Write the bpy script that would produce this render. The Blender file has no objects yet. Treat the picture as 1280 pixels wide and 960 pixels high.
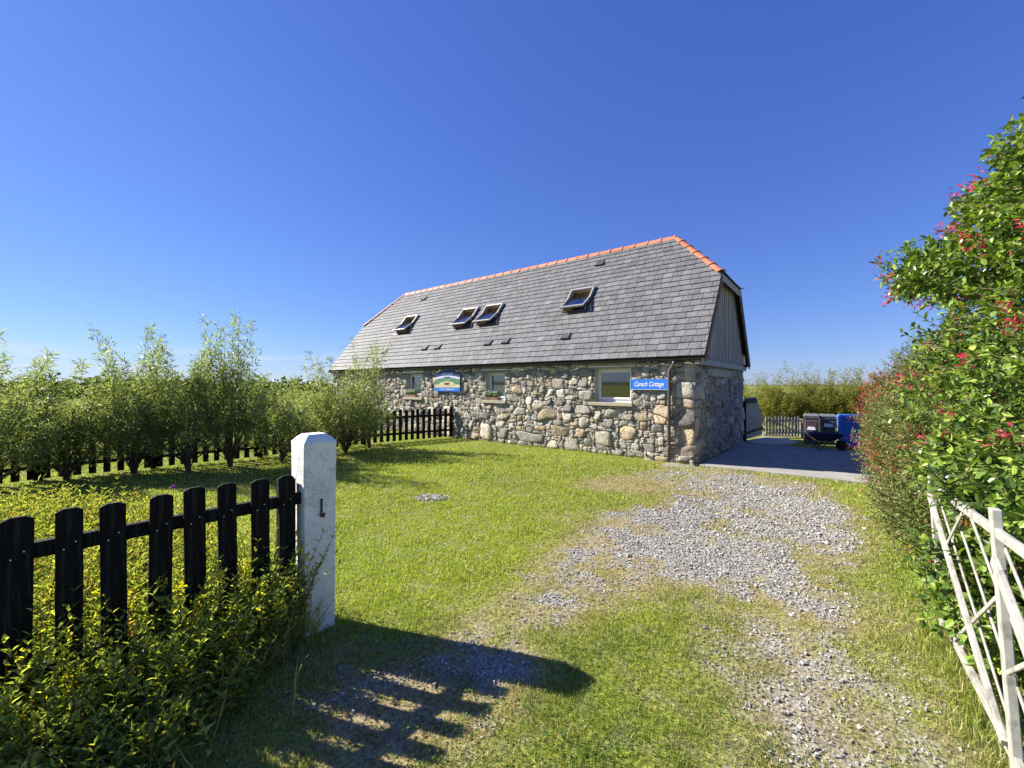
import bpy, bmesh, math, random
import numpy as np
from mathutils import Vector, Matrix, Quaternion

random.seed(7)
C = bpy.context.scene.collection
SC = bpy.context.scene

# ------------------------------------------------------------------ camera
H = 1.8                      # eye height
F = 521.0                    # focal length in photo pixels (photo is 1280 wide)
HY = 481.0                   # horizon row
cam_d = bpy.data.cameras.new('camera')
cam = bpy.data.objects.new('camera', cam_d); C.objects.link(cam)
cam.location = (0, 0, H)
cam.rotation_euler = (math.radians(90), 0, 0)
cam_d.sensor_width = 36; cam_d.lens = F / 1280 * 36
cam_d.shift_y = (HY - 480) / 1280 * -1 * -1
cam_d.clip_start = 0.05; cam_d.clip_end = 20000
SC.camera = cam

# ------------------------------------------------------------------ world and sun
EL = math.radians(35.5)
SAZ = Vector((-0.952, 0.306, 0)).normalized()
SUN = Vector((SAZ.x * math.cos(EL), SAZ.y * math.cos(EL), math.sin(EL)))
W = bpy.data.worlds.new('World'); SC.world = W; W.use_nodes = True
nt = W.node_tree; bg = nt.nodes['Background']
sky = nt.nodes.new('ShaderNodeTexSky'); sky.sky_type = 'NISHITA'
sky.sun_disc = False; sky.sun_elevation = EL
sky.sun_rotation = math.atan2(SAZ.x, SAZ.y)
sky.air_density = 1.0; sky.dust_density = 0.1; sky.ozone_density = 3.2; sky.altitude = 0
# low bank of thin cloud on the horizon, fixed to compass directions
tc = nt.nodes.new('ShaderNodeTexCoord'); sep = nt.nodes.new('ShaderNodeSeparateXYZ')
nt.links.new(tc.outputs['Generated'], sep.inputs[0])
mp = nt.nodes.new('ShaderNodeMapping'); mp.inputs['Scale'].default_value = (5, 5, 26)
nt.links.new(tc.outputs['Generated'], mp.inputs[0])
nz = nt.nodes.new('ShaderNodeTexNoise'); nz.inputs['Scale'].default_value = 1.6; nz.inputs['Detail'].default_value = 6
nt.links.new(mp.outputs[0], nz.inputs[0])
r1 = nt.nodes.new('ShaderNodeMapRange'); r1.inputs['From Min'].default_value = .5; r1.inputs['From Max'].default_value = .66
nt.links.new(nz.outputs[0], r1.inputs[0])
r2 = nt.nodes.new('ShaderNodeMapRange'); r2.inputs['From Min'].default_value = .085; r2.inputs['From Max'].default_value = .015
nt.links.new(sep.outputs['Z'], r2.inputs[0])
r3 = nt.nodes.new('ShaderNodeMapRange'); r3.inputs['From Min'].default_value = .1; r3.inputs['From Max'].default_value = -.4
nt.links.new(sep.outputs['X'], r3.inputs[0])
m1 = nt.nodes.new('ShaderNodeMath'); m1.operation = 'MULTIPLY'; nt.links.new(r1.outputs[0], m1.inputs[0]); nt.links.new(r2.outputs[0], m1.inputs[1])
m2 = nt.nodes.new('ShaderNodeMath'); m2.operation = 'MULTIPLY'; nt.links.new(m1.outputs[0], m2.inputs[0]); nt.links.new(r3.outputs[0], m2.inputs[1])
hs = nt.nodes.new('ShaderNodeHueSaturation'); hs.inputs['Saturation'].default_value = 1.04
gn = nt.nodes.new('ShaderNodeVectorMath'); gn.operation = 'MULTIPLY'; gn.inputs[1].default_value = (.92, 1.01, 1.58)
nt.links.new(sky.outputs[0], gn.inputs[0]); nt.links.new(gn.outputs[0], hs.inputs['Color'])
EXPO = 1.25; kf = .05 * 2 ** EXPO
spc = nt.nodes.new('ShaderNodeSeparateColor'); cmc = nt.nodes.new('ShaderNodeCombineColor'); nt.links.new(hs.outputs[0], spc.inputs[0])
for ci, (t0, i0, gmm) in enumerate(((.075, .073, .83), (.170, .162, .82), (.604, .533, .6))):      # gentler gradient towards the sun's side
    pa = nt.nodes.new('ShaderNodeMath'); pa.operation = 'POWER'; pb = nt.nodes.new('ShaderNodeMath'); pb.operation = 'MULTIPLY'
    nt.links.new(spc.outputs[ci], pb.inputs[0]); pb.inputs[1].default_value = .107 / i0; nt.links.new(pb.outputs[0], pa.inputs[0]); pa.inputs[1].default_value = gmm
    pc = nt.nodes.new('ShaderNodeMath'); pc.operation = 'MULTIPLY'; nt.links.new(pa.outputs[0], pc.inputs[0]); pc.inputs[1].default_value = t0 / kf; nt.links.new(pc.outputs[0], cmc.inputs[ci])
mixc = nt.nodes.new('ShaderNodeMix'); mixc.data_type = 'RGBA'
nt.links.new(m2.outputs[0], mixc.inputs['Factor']); nt.links.new(cmc.outputs[0], mixc.inputs['A'])
mixc.inputs['B'].default_value = (6.2, 6.8, 7.6, 1)
nt.links.new(mixc.outputs['Result'], bg.inputs[0]); bg.inputs[1].default_value = 0.05

sl = bpy.data.lights.new('sun', 'SUN'); sl.energy = 5.0; sl.angle = math.radians(.53); sl.color = (1, .955, .87)
so = bpy.data.objects.new('sun', sl); C.objects.link(so); so.rotation_euler = SUN.to_track_quat('Z', 'Y').to_euler()
SC.view_settings.view_transform = 'Standard'; SC.view_settings.look = 'None'
SC.view_settings.gamma = 1; SC.view_settings.exposure = EXPO
SC.cycles.max_bounces = 6; SC.cycles.transparent_max_bounces = 8
SC.cycles.use_denoising = True

# ------------------------------------------------------------------ helpers
def G(px, py, z=0.0):        # point at height z seen at a photo pixel
    Y = F * (H - z) / (py - HY)
    return Vector(((px - 640) / F * Y, Y, z))
def A(px, py, Y):
    return Vector(((px - 640) / F * Y, Y, H - (py - HY) / F * Y))
def sm(a, b, x):
    t = np.clip((x - a) / (b - a), 0, 1); return t * t * (3 - 2 * t)
_tab = np.random.RandomState(3).rand(256, 256)
def vnoise(x, y):
    xi = np.floor(x).astype(int); yi = np.floor(y).astype(int)
    fx = x - xi; fy = y - yi; fx = fx * fx * (3 - 2 * fx); fy = fy * fy * (3 - 2 * fy)
    a = _tab[xi & 255, yi & 255]; b = _tab[(xi + 1) & 255, yi & 255]
    c = _tab[xi & 255, (yi + 1) & 255]; d = _tab[(xi + 1) & 255, (yi + 1) & 255]
    return (a * (1 - fx) + b * fx) * (1 - fy) + (c * (1 - fx) + d * fx) * fy
def fbm(x, y, o=4):
    s = 0; a = .5; t = 0
    for i in range(o):
        s = s + a * vnoise(x * 2 ** i + 17 * i, y * 2 ** i + 5 * i); t += a; a *= .5
    return s / t
def tag(o, label=None, cat=None, group=None, kind=None):
    if label: o['label'] = label
    if cat: o['category'] = cat
    if group: o['group'] = group
    if kind: o['kind'] = kind
    return o
def empty(name, loc=(0, 0, 0), rz=0.0):
    o = bpy.data.objects.new(name, None); C.objects.link(o)
    o.empty_display_size = .2
    o.location = loc; o.rotation_euler = (0, 0, rz); return o
def link(name, me, mat, parent=None):
    o = bpy.data.objects.new(name, me); C.objects.link(o)
    if mat is not None:
        me.materials.clear(); me.materials.append(mat)
    if parent is not None: o.parent = parent
    return o
def np_mesh(name, verts, tris=None, quads=None, cols=None, smooth=False):
    me = bpy.data.meshes.new(name)
    verts = np.asarray(verts, dtype=np.float32).reshape(-1, 3)
    me.vertices.add(len(verts)); me.vertices.foreach_set('co', verts.ravel())
    li = []; tot = []
    if quads is not None and len(quads):
        q = np.asarray(quads, dtype=np.int32).reshape(-1, 4); li.append(q.ravel()); tot.append(np.full(len(q), 4, np.int32))
    if tris is not None and len(tris):
        t = np.asarray(tris, dtype=np.int32).reshape(-1, 3); li.append(t.ravel()); tot.append(np.full(len(t), 3, np.int32))
    li = np.concatenate(li); tot = np.concatenate(tot)
    me.loops.add(len(li)); me.loops.foreach_set('vertex_index', li)
    st = np.concatenate([[0], np.cumsum(tot)[:-1]]).astype(np.int32)
    me.polygons.add(len(tot)); me.polygons.foreach_set('loop_start', st); me.polygons.foreach_set('loop_total', tot)
    me.polygons.foreach_set('use_smooth', np.full(len(tot), smooth, bool))
    if cols is not None:
        c = np.ones((len(verts), 4), np.float32); c[:, :3] = np.asarray(cols, dtype=np.float32).reshape(-1, 3)
        at = me.color_attributes.new('Col', 'FLOAT_COLOR', 'POINT'); at.data.foreach_set('color', c.ravel())
    me.update(calc_edges=True); me.validate()
    return me

class MB:                    # collects shapes into one mesh
    def __init__(s): s.v = []; s.f = []; s.c = []
    def add(s, vs, fs, col=None):
        b = len(s.v); s.v += [tuple(v) for v in vs]; s.f += [tuple(b + i for i in f) for f in fs]
        s.c += [col if col is not None else (1, 1, 1)] * len(vs)
    def box(s, a, b, M=None, col=None):
        x0, y0, z0 = a; x1, y1, z1 = b
        vs = [Vector(p) for p in ((x0,y0,z0),(x1,y0,z0),(x1,y1,z0),(x0,y1,z0),(x0,y0,z1),(x1,y0,z1),(x1,y1,z1),(x0,y1,z1))]
        if M is not None: vs = [M @ v for v in vs]
        s.add(vs, [(0,3,2,1),(4,5,6,7),(0,1,5,4),(1,2,6,5),(2,3,7,6),(3,0,4,7)], col)
    def bar(s, p, q, w, h, up=(0, 0, 1), col=None):      # rectangular bar from p to q
        p = Vector(p); q = Vector(q); d = (q - p); L = d.length; d.normalize()
        u = Vector(up); r = d.cross(u)
        if r.length < 1e-4: r = d.cross(Vector((1, 0, 0)))
        r.normalize(); u = r.cross(d)
        M = Matrix((( d.x, r.x, u.x, p.x), (d.y, r.y, u.y, p.y), (d.z, r.z, u.z, p.z), (0,0,0,1)))
        s.box((0, -w/2, -h/2), (L, w/2, h/2), M, col)
    def prism(s, pts, axis_vec, col=None):               # polygon pts swept along a vector
        n = len(pts); a = Vector(axis_vec)
        vs = [Vector(p) for p in pts] + [Vector(p) + a for p in pts]
        fs = [tuple(range(n))[::-1], tuple(range(n, 2*n))] + [(i, (i+1) % n, n + (i+1) % n, n + i) for i in range(n)]
        s.add(vs, fs, col)
    def tube(s, pts, rads, n=8, cap=True, col=None):
        pts = [Vector(p) for p in pts]
        if not hasattr(rads, '__len__'): rads = [rads] * len(pts)
        rings = []; prev = None
        vs = []
        for i, p in enumerate(pts):
            d = (pts[min(i+1, len(pts)-1)] - pts[max(i-1, 0)]).normalized()
            ref = prev if prev is not None else (Vector((0,0,1)) if abs(d.z) < .9 else Vector((1,0,0)))
            u = (ref - d * ref.dot(d)).normalized(); w = d.cross(u); prev = u
            for k in range(n):
                a = 2 * math.pi * k / n; vs.append(p + (u * math.cos(a) + w * math.sin(a)) * rads[i])
        fs = []
        for i in range(len(pts) - 1):
            for k in range(n):
                fs.append((i*n+k, i*n+(k+1) % n, (i+1)*n+(k+1) % n, (i+1)*n+k))
        if cap: fs.append(tuple(range(n))[::-1]); fs.append(tuple((len(pts)-1)*n + k for k in range(n)))
        s.add(vs, fs, col)
    def build(s, name, mat, parent=None, smooth=False, bevel=0.0, seg=2):
        me = bpy.data.meshes.new(name); me.from_pydata(s.v, [], s.f)
        at = me.color_attributes.new('Col', 'FLOAT_COLOR', 'POINT')
        at.data.foreach_set('color', np.hstack([np.array(s.c, np.float32), np.ones((len(s.c), 1), np.float32)]).ravel())
        bm = bmesh.new(); bm.from_mesh(me); bmesh.ops.recalc_face_normals(bm, faces=bm.faces); bm.to_mesh(me); bm.free()
        o = link(name, me, mat, parent)
        if smooth: me.polygons.foreach_set('use_smooth', [True] * len(me.polygons))
        if bevel:
            m = o.modifiers.new('bevel', 'BEVEL'); m.width = bevel; m.segments = seg; m.limit_method = 'ANGLE'; m.angle_limit = .6
        return o
def copy_tree(o, parent=None):
    c = o.copy(); C.objects.link(c)
    if parent is not None: c.parent = parent
    for ch in list(o.children): copy_tree(ch, c)
    return c

# ------------------------------------------------------------------ materials
def material(name, base=(.5,.5,.5), rough=.7, spec=.3, metal=0., attr=False, var=0., vscale=8., bump=0., bscale=40., bdist=.01,
             stain=None, sscale=2., samt=.5, stretch=None, coat=0.):
    m = bpy.data.materials.new(name); m.use_nodes = True; n = m.node_tree.nodes; l = m.node_tree.links
    b = n['Principled BSDF']; b.inputs['Roughness'].default_value = rough; b.inputs['Metallic'].default_value = metal
    b.inputs['Specular IOR Level'].default_value = spec; b.inputs['Coat Weight'].default_value = coat
    tcn = n.new('ShaderNodeTexCoord'); vec = tcn.outputs['Object']
    if stretch:
        mpn = n.new('ShaderNodeMapping'); mpn.inputs['Scale'].default_value = stretch; l.new(vec, mpn.inputs[0]); vec = mpn.outputs[0]
    if attr:
        a = n.new('ShaderNodeAttribute'); a.attribute_name = 'Col'; col = a.outputs['Color']
    else:
        a = n.new('ShaderNodeRGB'); a.outputs[0].default_value = (*base, 1); col = a.outputs[0]
    if var:
        t = n.new('ShaderNodeTexNoise'); t.inputs['Scale'].default_value = vscale; t.inputs['Detail'].default_value = 6; l.new(vec, t.inputs[0])
        mr = n.new('ShaderNodeMapRange'); mr.inputs['From Min'].default_value = .25; mr.inputs['From Max'].default_value = .75
        mr.inputs['To Min'].default_value = 1 - var; mr.inputs['To Max'].default_value = 1 + var; l.new(t.outputs[0], mr.inputs[0])
        mx = n.new('ShaderNodeVectorMath'); mx.operation = 'SCALE'; l.new(col, mx.inputs[0]); l.new(mr.outputs[0], mx.inputs['Scale']); col = mx.outputs[0]
    if stain:
        t = n.new('ShaderNodeTexNoise'); t.inputs['Scale'].default_value = sscale; t.inputs['Detail'].default_value = 8; t.inputs['Roughness'].default_value = .65; l.new(vec, t.inputs[0])
        mr = n.new('ShaderNodeMapRange'); mr.inputs['From Min'].default_value = .52; mr.inputs['From Max'].default_value = .68
        mr.inputs['To Max'].default_value = samt; l.new(t.outputs[0], mr.inputs[0])
        mx = n.new('ShaderNodeMix'); mx.data_type = 'RGBA'; l.new(mr.outputs[0], mx.inputs['Factor']); l.new(col, mx.inputs['A'])
        mx.inputs['B'].default_value = (*stain, 1); col = mx.outputs['Result']
    l.new(col, b.inputs['Base Color'])
    if bump:
        t = n.new('ShaderNodeTexNoise'); t.inputs['Scale'].default_value = bscale; t.inputs['Detail'].default_value = 8; t.inputs['Roughness'].default_value = .62; l.new(vec, t.inputs[0])
        bp = n.new('ShaderNodeBump'); bp.inputs['Strength'].default_value = bump; bp.inputs['Distance'].default_value = bdist
        l.new(t.outputs[0], bp.inputs['Height']); l.new(bp.outputs[0], b.inputs['Normal'])
    return m
def leaf_material(name, trans=.35, rough=.45, spec=.35, tint=(1.15, 1.25, .55)):
    m = bpy.data.materials.new(name); m.use_nodes = True; n = m.node_tree.nodes; l = m.node_tree.links
    b = n['Principled BSDF']; b.inputs['Roughness'].default_value = rough; b.inputs['Specular IOR Level'].default_value = spec
    a = n.new('ShaderNodeAttribute'); a.attribute_name = 'Col'; l.new(a.outputs['Color'], b.inputs['Base Color'])
    tr = n.new('ShaderNodeBsdfTranslucent'); vm = n.new('ShaderNodeVectorMath'); vm.operation = 'MULTIPLY'
    vm.inputs[1].default_value = tint; l.new(a.outputs['Color'], vm.inputs[0]); l.new(vm.outputs[0], tr.inputs[0])
    mx = n.new('ShaderNodeMixShader'); mx.inputs[0].default_value = trans
    l.new(b.outputs[0], mx.inputs[1]); l.new(tr.outputs[0], mx.inputs[2]); l.new(mx.outputs[0], n['Material Output'].inputs[0])
    return m
M = {}
M['stone'] = material('rubble_stone', attr=True, rough=.9, spec=.2, var=.3, vscale=9, bump=1.0, bscale=22, bdist=.035, stain=(.55,.54,.48), sscale=16, samt=.4)
M['mortar'] = material('old_mortar', (.29,.26,.21), rough=1, var=.3, vscale=20, bump=.8, bscale=30, bdist=.02)
M['slate'] = material('grey_slate', attr=True, rough=.66, spec=.3, var=.2, vscale=3, bump=.35, bscale=30, bdist=.006, stain=(.30,.30,.27), sscale=16, samt=.45)
M['slate_dark'] = material('dark_slate', (.05,.05,.055), rough=.6, spec=.4, var=.2)
M['deck'] = material('roof_felt', (.03,.03,.03), rough=.9)
M['clay'] = material('terracotta_clay', attr=True, rough=.62, spec=.35, var=.14, vscale=6, bump=.25, bscale=50, bdist=.004)
M['clad'] = material('weathered_larch', attr=True, rough=.85, spec=.2, var=.22, vscale=5, stretch=(6,6,.35), bump=.4, bscale=9, bdist=.006)
M['trim'] = material('grey_timber_trim', (.36,.33,.29), rough=.8, var=.2, vscale=6, bump=.3, bscale=30, bdist=.004)
M['trim_brown'] = material('brown_timber', (.16,.10,.06), rough=.8, var=.25, vscale=7)
M['gutter'] = material('black_gutter', (.018,.018,.02), rough=.4, spec=.5)
M['pipe'] = material('brown_grey_downpipe', (.11,.085,.085), rough=.38, spec=.5, var=.15)
M['white_frame'] = material('white_window_paint', (.82,.82,.80), rough=.35, spec=.5, var=.04)
M['cream_reveal'] = material('pale_reveal', (.45,.42,.33), rough=.85, var=.15)
M['sill'] = material('sandstone_sill', (.42,.37,.27), rough=.9, var=.2, vscale=12, bump=.3, bdist=.004, stain=(.3,.32,.2), sscale=6)
M['lintel'] = material('grey_lintel_stone', (.30,.29,.25), rough=.9, var=.25, vscale=10, bump=.4, bdist=.006)
M['alu'] = material('grey_skylight_metal', (.36,.34,.33), rough=.38, spec=.5, metal=.35, var=.08)
M['alu_dark'] = material('dark_flashing', (.10,.085,.08), rough=.45, spec=.5, metal=.3)
M['pine'] = material('varnished_pine', (.42,.26,.13), rough=.5, var=.2)
M['dark'] = material('dark_interior', (.02,.018,.016), rough=.9)
M['room'] = material('room_plaster', (.18,.16,.14), rough=.9)
M['curtain'] = material('white_net_curtain', (.8,.8,.8), rough=.9, bump=.4, bscale=60, bdist=.004)
M['blackwood'] = material('black_stained_wood', (.007,.0062,.0055), rough=.8, spec=.18, var=.5, vscale=9, stretch=(7,7,.5), bump=.9, bscale=16, bdist=.006, stain=(.045,.045,.035), sscale=9, samt=.7)
M['greywood'] = material('silvered_wood', (.33,.29,.22), rough=.85, var=.35, vscale=7, stretch=(4,4,.7), bump=.4, bscale=20, bdist=.004)
M['darkledge'] = material('dark_ledge_wood', (.035,.03,.028), rough=.8, var=.3)
M['white_gate'] = material('flaking_white_paint', (.36,.345,.30), rough=.75, spec=.2, var=.22, vscale=14, bump=.4, bscale=40, bdist=.003, stain=(.17,.15,.12), sscale=11, samt=.85)
M['rust'] = material('rusty_iron', (.16,.07,.035), rough=.85, var=.5, vscale=40)
M['iron'] = material('black_iron', (.02,.02,.02), rough=.5)
M['bin_grey'] = material('grey_bin_plastic', (.14,.14,.145), rough=.45, spec=.4, var=.12, bump=.1)
M['bin_green'] = material('dark_green_grey_bin', (.06,.085,.075), rough=.45, spec=.4, var=.12)
M['bin_maroon'] = material('brownish_bin_front', (.10,.055,.065), rough=.5, var=.12)
M['bin_blue'] = material('blue_bin_plastic', (.04,.17,.58), rough=.4, spec=.45, var=.08)
M['rubber'] = material('black_rubber', (.014,.014,.014), rough=.75, bump=.3)
M['barrow'] = material('dark_purple_tray', (.022,.014,.05), rough=.4, spec=.5, var=.2)
M['steel'] = material('pale_steel_tube', (.65,.65,.62), rough=.35, metal=.5)
M['sign_blue'] = material('blue_sign_paint', (.035,.19,.72), rough=.35, spec=.4, var=.05)
M['sign_pale'] = material('pale_blue_sign_edge', (.42,.58,.72), rough=.5)
M['sign_navy'] = material('navy_sign_paint', (.035,.06,.17), rough=.45, var=.1)
M['sign_lilac'] = material('lilac_sign_band', (.62,.60,.74), rough=.5)
M['sign_green'] = material('green_sign_band', (.10,.24,.13), rough=.5, var=.3, vscale=12)
M['sign_cream'] = material('cream_sign_field', (.62,.55,.30), rough=.5, var=.15)
M['sign_red'] = material('red_brown_sign_paint', (.30,.06,.05), rough=.5, var=.35, vscale=30)
M['letter'] = material('white_lettering', (.85,.87,.9), rough=.5)
M['letter_blue'] = material('pale_blue_lettering', (.45,.55,.8), rough=.5)
M['letter_green'] = material('pale_green_lettering', (.5,.75,.5), rough=.5)
M['concrete'] = material('worn_concrete', (.29,.27,.24), rough=.92, var=.2, vscale=3, bump=.4, bscale=60, bdist=.004, stain=(.36,.34,.30), sscale=1.5, samt=.6)
M['slab'] = material('pale_edging', (.45,.41,.34), rough=.9, var=.2)
M['pebble'] = material('gravel_stone', attr=True, rough=.88, spec=.25, var=.15, vscale=30)
M['bark'] = material('grey_brown_bark', (.10,.08,.055), rough=.9, var=.35, vscale=12, bump=.5, bscale=30, bdist=.01)
M['twig'] = material('reddish_twig', (.13,.10,.05), rough=.8)
M['cream_plastic'] = material('cream_plastic', (.62,.58,.45), rough=.5)
M['terra_pot'] = material('terracotta_trough', (.30,.20,.12), rough=.85, var=.2)
M['willow'] = leaf_material('willow_leaf', .55, .42, .45, (1.7,1.8,.8))
M['gloss_leaf'] = leaf_material('glossy_leaf', .28, .36, .5, (1.4,1.5,.45))
M['small_leaf'] = leaf_material('fuchsia_leaf', .32, .5, .35, (1.2,1.3,.5))
M['border_leaf'] = leaf_material('loosestrife_leaf', .5, .4, .5, (1.6,1.6,.45))
M['petal'] = leaf_material('petal', .35, .6, .2, (1,1,1))
M['grass'] = leaf_material('grass_blade', .38, .5, .25, (1.25,1.3,.5))
def glass_mat():
    m = bpy.data.materials.new('window_glass'); m.use_nodes = True; n = m.node_tree.nodes; l = m.node_tree.links
    n.remove(n['Principled BSDF'])
    g = n.new('ShaderNodeBsdfGlossy'); g.inputs['Roughness'].default_value = .015; t = n.new('ShaderNodeBsdfTransparent'); t.inputs[0].default_value = (.82,.86,.86,1)
    lw = n.new('ShaderNodeLayerWeight'); lw.inputs[0].default_value = .5; pw_ = n.new('ShaderNodeMath'); pw_.operation = 'POWER'; l.new(lw.outputs['Facing'], pw_.inputs[0]); pw_.inputs[1].default_value = 3.0; fr = n.new('ShaderNodeMath'); fr.operation = 'MULTIPLY_ADD'; l.new(pw_.outputs[0], fr.inputs[0]); fr.inputs[1].default_value = .85; fr.inputs[2].default_value = .13; mx = n.new('ShaderNodeMixShader')
    l.new(fr.outputs[0], mx.inputs[0]); l.new(t.outputs[0], mx.inputs[1]); l.new(g.outputs[0], mx.inputs[2]); l.new(mx.outputs[0], n['Material Output'].inputs[0])
    return m
M['glass'] = glass_mat()

# ------------------------------------------------------------------ house frame of reference
HC = G(869, 579.5)                           # near corner of the cottage at the ground
EX = Vector((.789, -.614, 0)).normalized()   # along the front wall towards the viewer's right
EY = Vector((-EX.y, EX.x, 0))                # into the house
HRZ = math.atan2(EX.y, EX.x)
L, WD = 15.75, 6.14
EZ, RZ_, RYC = 2.45, 6.33, 3.07              # eave height, ridge height, ridge offset
OH = .22; INS = 1.33; HIPY, HIPZ = 1.72, 4.73
TH = math.atan2(RZ_ - EZ, RYC + .1)
CT, ST = math.cos(TH), math.sin(TH)
SR = (RYC + .1) / CT; SH_ = (HIPY + .1) / CT
def WL(px, py):              # photo pixel on the front wall -> (x along wall, z)
    r = (px - 640) / F
    x = (r * HC.y - HC.x) / (EX.x - r * EX.y); Y = HC.y + x * EX.y
    return x, H - (py - HY) / F * Y
def GWL(px, py):             # photo pixel on the gable wall -> (y, z)
    r = (px - 640) / F
    y = (r * HC.y - HC.x) / (EY.x - r * EY.y); Y = HC.y + y * EY.y
    return y, H - (py - HY) / F * Y
def RL(px, py):              # photo pixel on the front roof slope -> (u, s)
    o = Vector((0, 0, H)) - Vector((HC.x, HC.y, 0)); d = Vector(((px - 640) / F, 1, -(py - HY) / F))
    ol = Vector((o.dot(EX), o.dot(EY), o.z)); dl = Vector((d.dot(EX), d.dot(EY), d.z))
    n = Vector((0, -ST, CT)); p0 = Vector((0, -.1, EZ))
    t = (p0 - ol).dot(n) / dl.dot(n); p = ol + dl * t
    return p.x, (p.y + .1) / CT
def RP(u, s, n=0.0):         # roof slope coordinates -> house local
    return Vector((u, -.1 + s * CT - n * ST, EZ + s * ST + n * CT))

def drop(x, y):              # the ground falls gently away beside and behind the gable
    yl = (x - HC.x) * EY.x + (y - HC.y) * EY.y; xl = (x - HC.x) * EX.x + (y - HC.y) * EX.y
    return -.031 * np.clip(yl, 0, 9) * sm(-9, -1, xl) * (1 - sm(18, 60, yl))
def GD(px, py):
    p = G(px, py)
    for _ in range(6): p = G(px, py, float(drop(p.x, p.y)))
    return p
def DZ(p): return float(drop(p[0], p[1]))
# ------------------------------------------------------------------ ground masks
def poly_sd(x, y, poly):     # signed distance, positive inside
    x = np.asarray(x, float); y = np.asarray(y, float)
    d = np.full(x.shape, 1e9); ins = np.zeros(x.shape, bool); n = len(poly)
    for i in range(n):
        x0, y0 = poly[i]; x1, y1 = poly[(i + 1) % n]
        ex, ey = x1 - x0, y1 - y0
        t = np.clip(((x - x0) * ex + (y - y0) * ey) / (ex * ex + ey * ey + 1e-12), 0, 1)
        d = np.minimum(d, np.hypot(x - x0 - t * ex, y - y0 - t * ey))
        c = ((y0 <= y) & (y1 > y)) | ((y1 <= y) & (y0 > y))
        with np.errstate(divide='ignore', invalid='ignore'):
            xi = x0 + (y - y0) / (y1 - y0 if y1 != y0 else 1e-9) * ex
        ins ^= c & (x < xi)
    return np.where(ins, d, -d)
def gp(*pts): return [tuple(G(a, b).xy) for a, b in pts]
GRAVEL = [
 (gp((878,594),(960,596),(1015,604),(1045,640),(1072,685),(1058,706),(1010,704),(1035,740),(1060,782),(1020,778),(985,755),(930,742),(868,716),(800,735),(745,748),(650,776),(655,764),(705,720),(760,715),(735,700),(698,684),(762,655),(842,622)), 1.0),
 (gp((985,752),(1062,782),(1140,850),(1165,905),(1185,990),(930,990),(925,905),(918,850),(905,790),(935,785)), .42),
 (gp((590,812),(640,808),(650,830),(600,842)), .9),
 (gp((395,820),(445,818),(450,850),(400,870)), .7),
 (gp((640,712),(690,705),(720,720),(660,770),(625,780)), .45),
 (gp((850,565),(905,592),(880,610),(800,592)), .5),
]
DRY = [
 (gp((715,600),(790,593),(860,598),(875,612),(830,622),(750,618)), .8),
 (gp((560,775),(640,700),(700,680),(800,690),(760,720),(650,790),(600,830),(520,850)), .75),
 (gp((860,575),(1000,600),(1040,615),(1000,640),(960,640),(930,700),(860,700),(840,640)), .55),
 (gp((960,755),(1040,790),(1100,860),(1150,990),(900,990),(920,800)), .75),
 (gp((300,990),(380,860),(400,800),(520,840),(640,850),(560,930),(520,990)), 1.0),
 (gp((760,690),(900,715),(960,745),(960,800),(850,730),(760,730)), .55),
 (gp((1075,740),(1110,740),(1190,850),(1250,990),(1180,990),(1140,850)), .6),
 (gp((690,650),(760,640),(830,610),(900,600),(880,640),(760,680)), .5),
]
_pe = G(1110, 606.5); PADP = [tuple(p) for p in (G(874, 581.6).xy, _pe.xy, (_pe + EX * .8).xy, (_pe + EX * .8 + EY * 5.9).xy, (HC + EX * .03 + EY * 5.95).xy)]
BED = [(-1.72, 3.1), (-1.85, 3.45), (-2.4, 3.8), (-3.2, 4.4), (-4.4, 4.85), (-7.0, 4.9), (-9, 3.5), (-6, .3), (-3.2, .2), (-1.95, 1.9), (-1.38, 2.6)]
HOUSEP = [tuple((HC + EX * a + EY * b).xy) for a, b in ((0, 0), (0, WD), (-L, WD), (-L, 0))]
def masks(x, y):
    n1 = fbm(x * 1.9, y * 1.9) - .5; n2 = fbm(x * 6 + 9, y * 6) - .5; n3 = fbm(x * .7, y * .7 + 40) - .5
    g = np.zeros(np.shape(x)); d = np.zeros(np.shape(x))
    for p, a in GRAVEL:
        sd = poly_sd(x, y, p) + n1 * .75 + n2 * .55
        g = np.maximum(g, a * sm(-.26, .42, sd))
    g = g * (.22 + .78 * sm(-.17, .10, n1 * .8 + .8 * n2))
    for p, a in DRY:
        sd = poly_sd(x, y, p) + n1 * .8
        d = np.maximum(d, a * sm(-.35, .4, sd))
    gw = np.zeros(np.shape(x))
    for p, a in GRAVEL: gw = np.maximum(gw, a * sm(-.5, .1, poly_sd(x, y, p) + n1 * .4))
    bare = sm(.15, .6, poly_sd(x, y, DRY[4][0]) + n1 * .6)
    g = np.maximum(g, .35 * bare * sm(-.1, .15, n2))
    d = np.clip(np.maximum(d, .8 * gw) + n3 * .35 + .5 * np.clip(n1 + n2 * .5 - .12, 0, 1) + .10, 0, 1)
    return g, d

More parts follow.
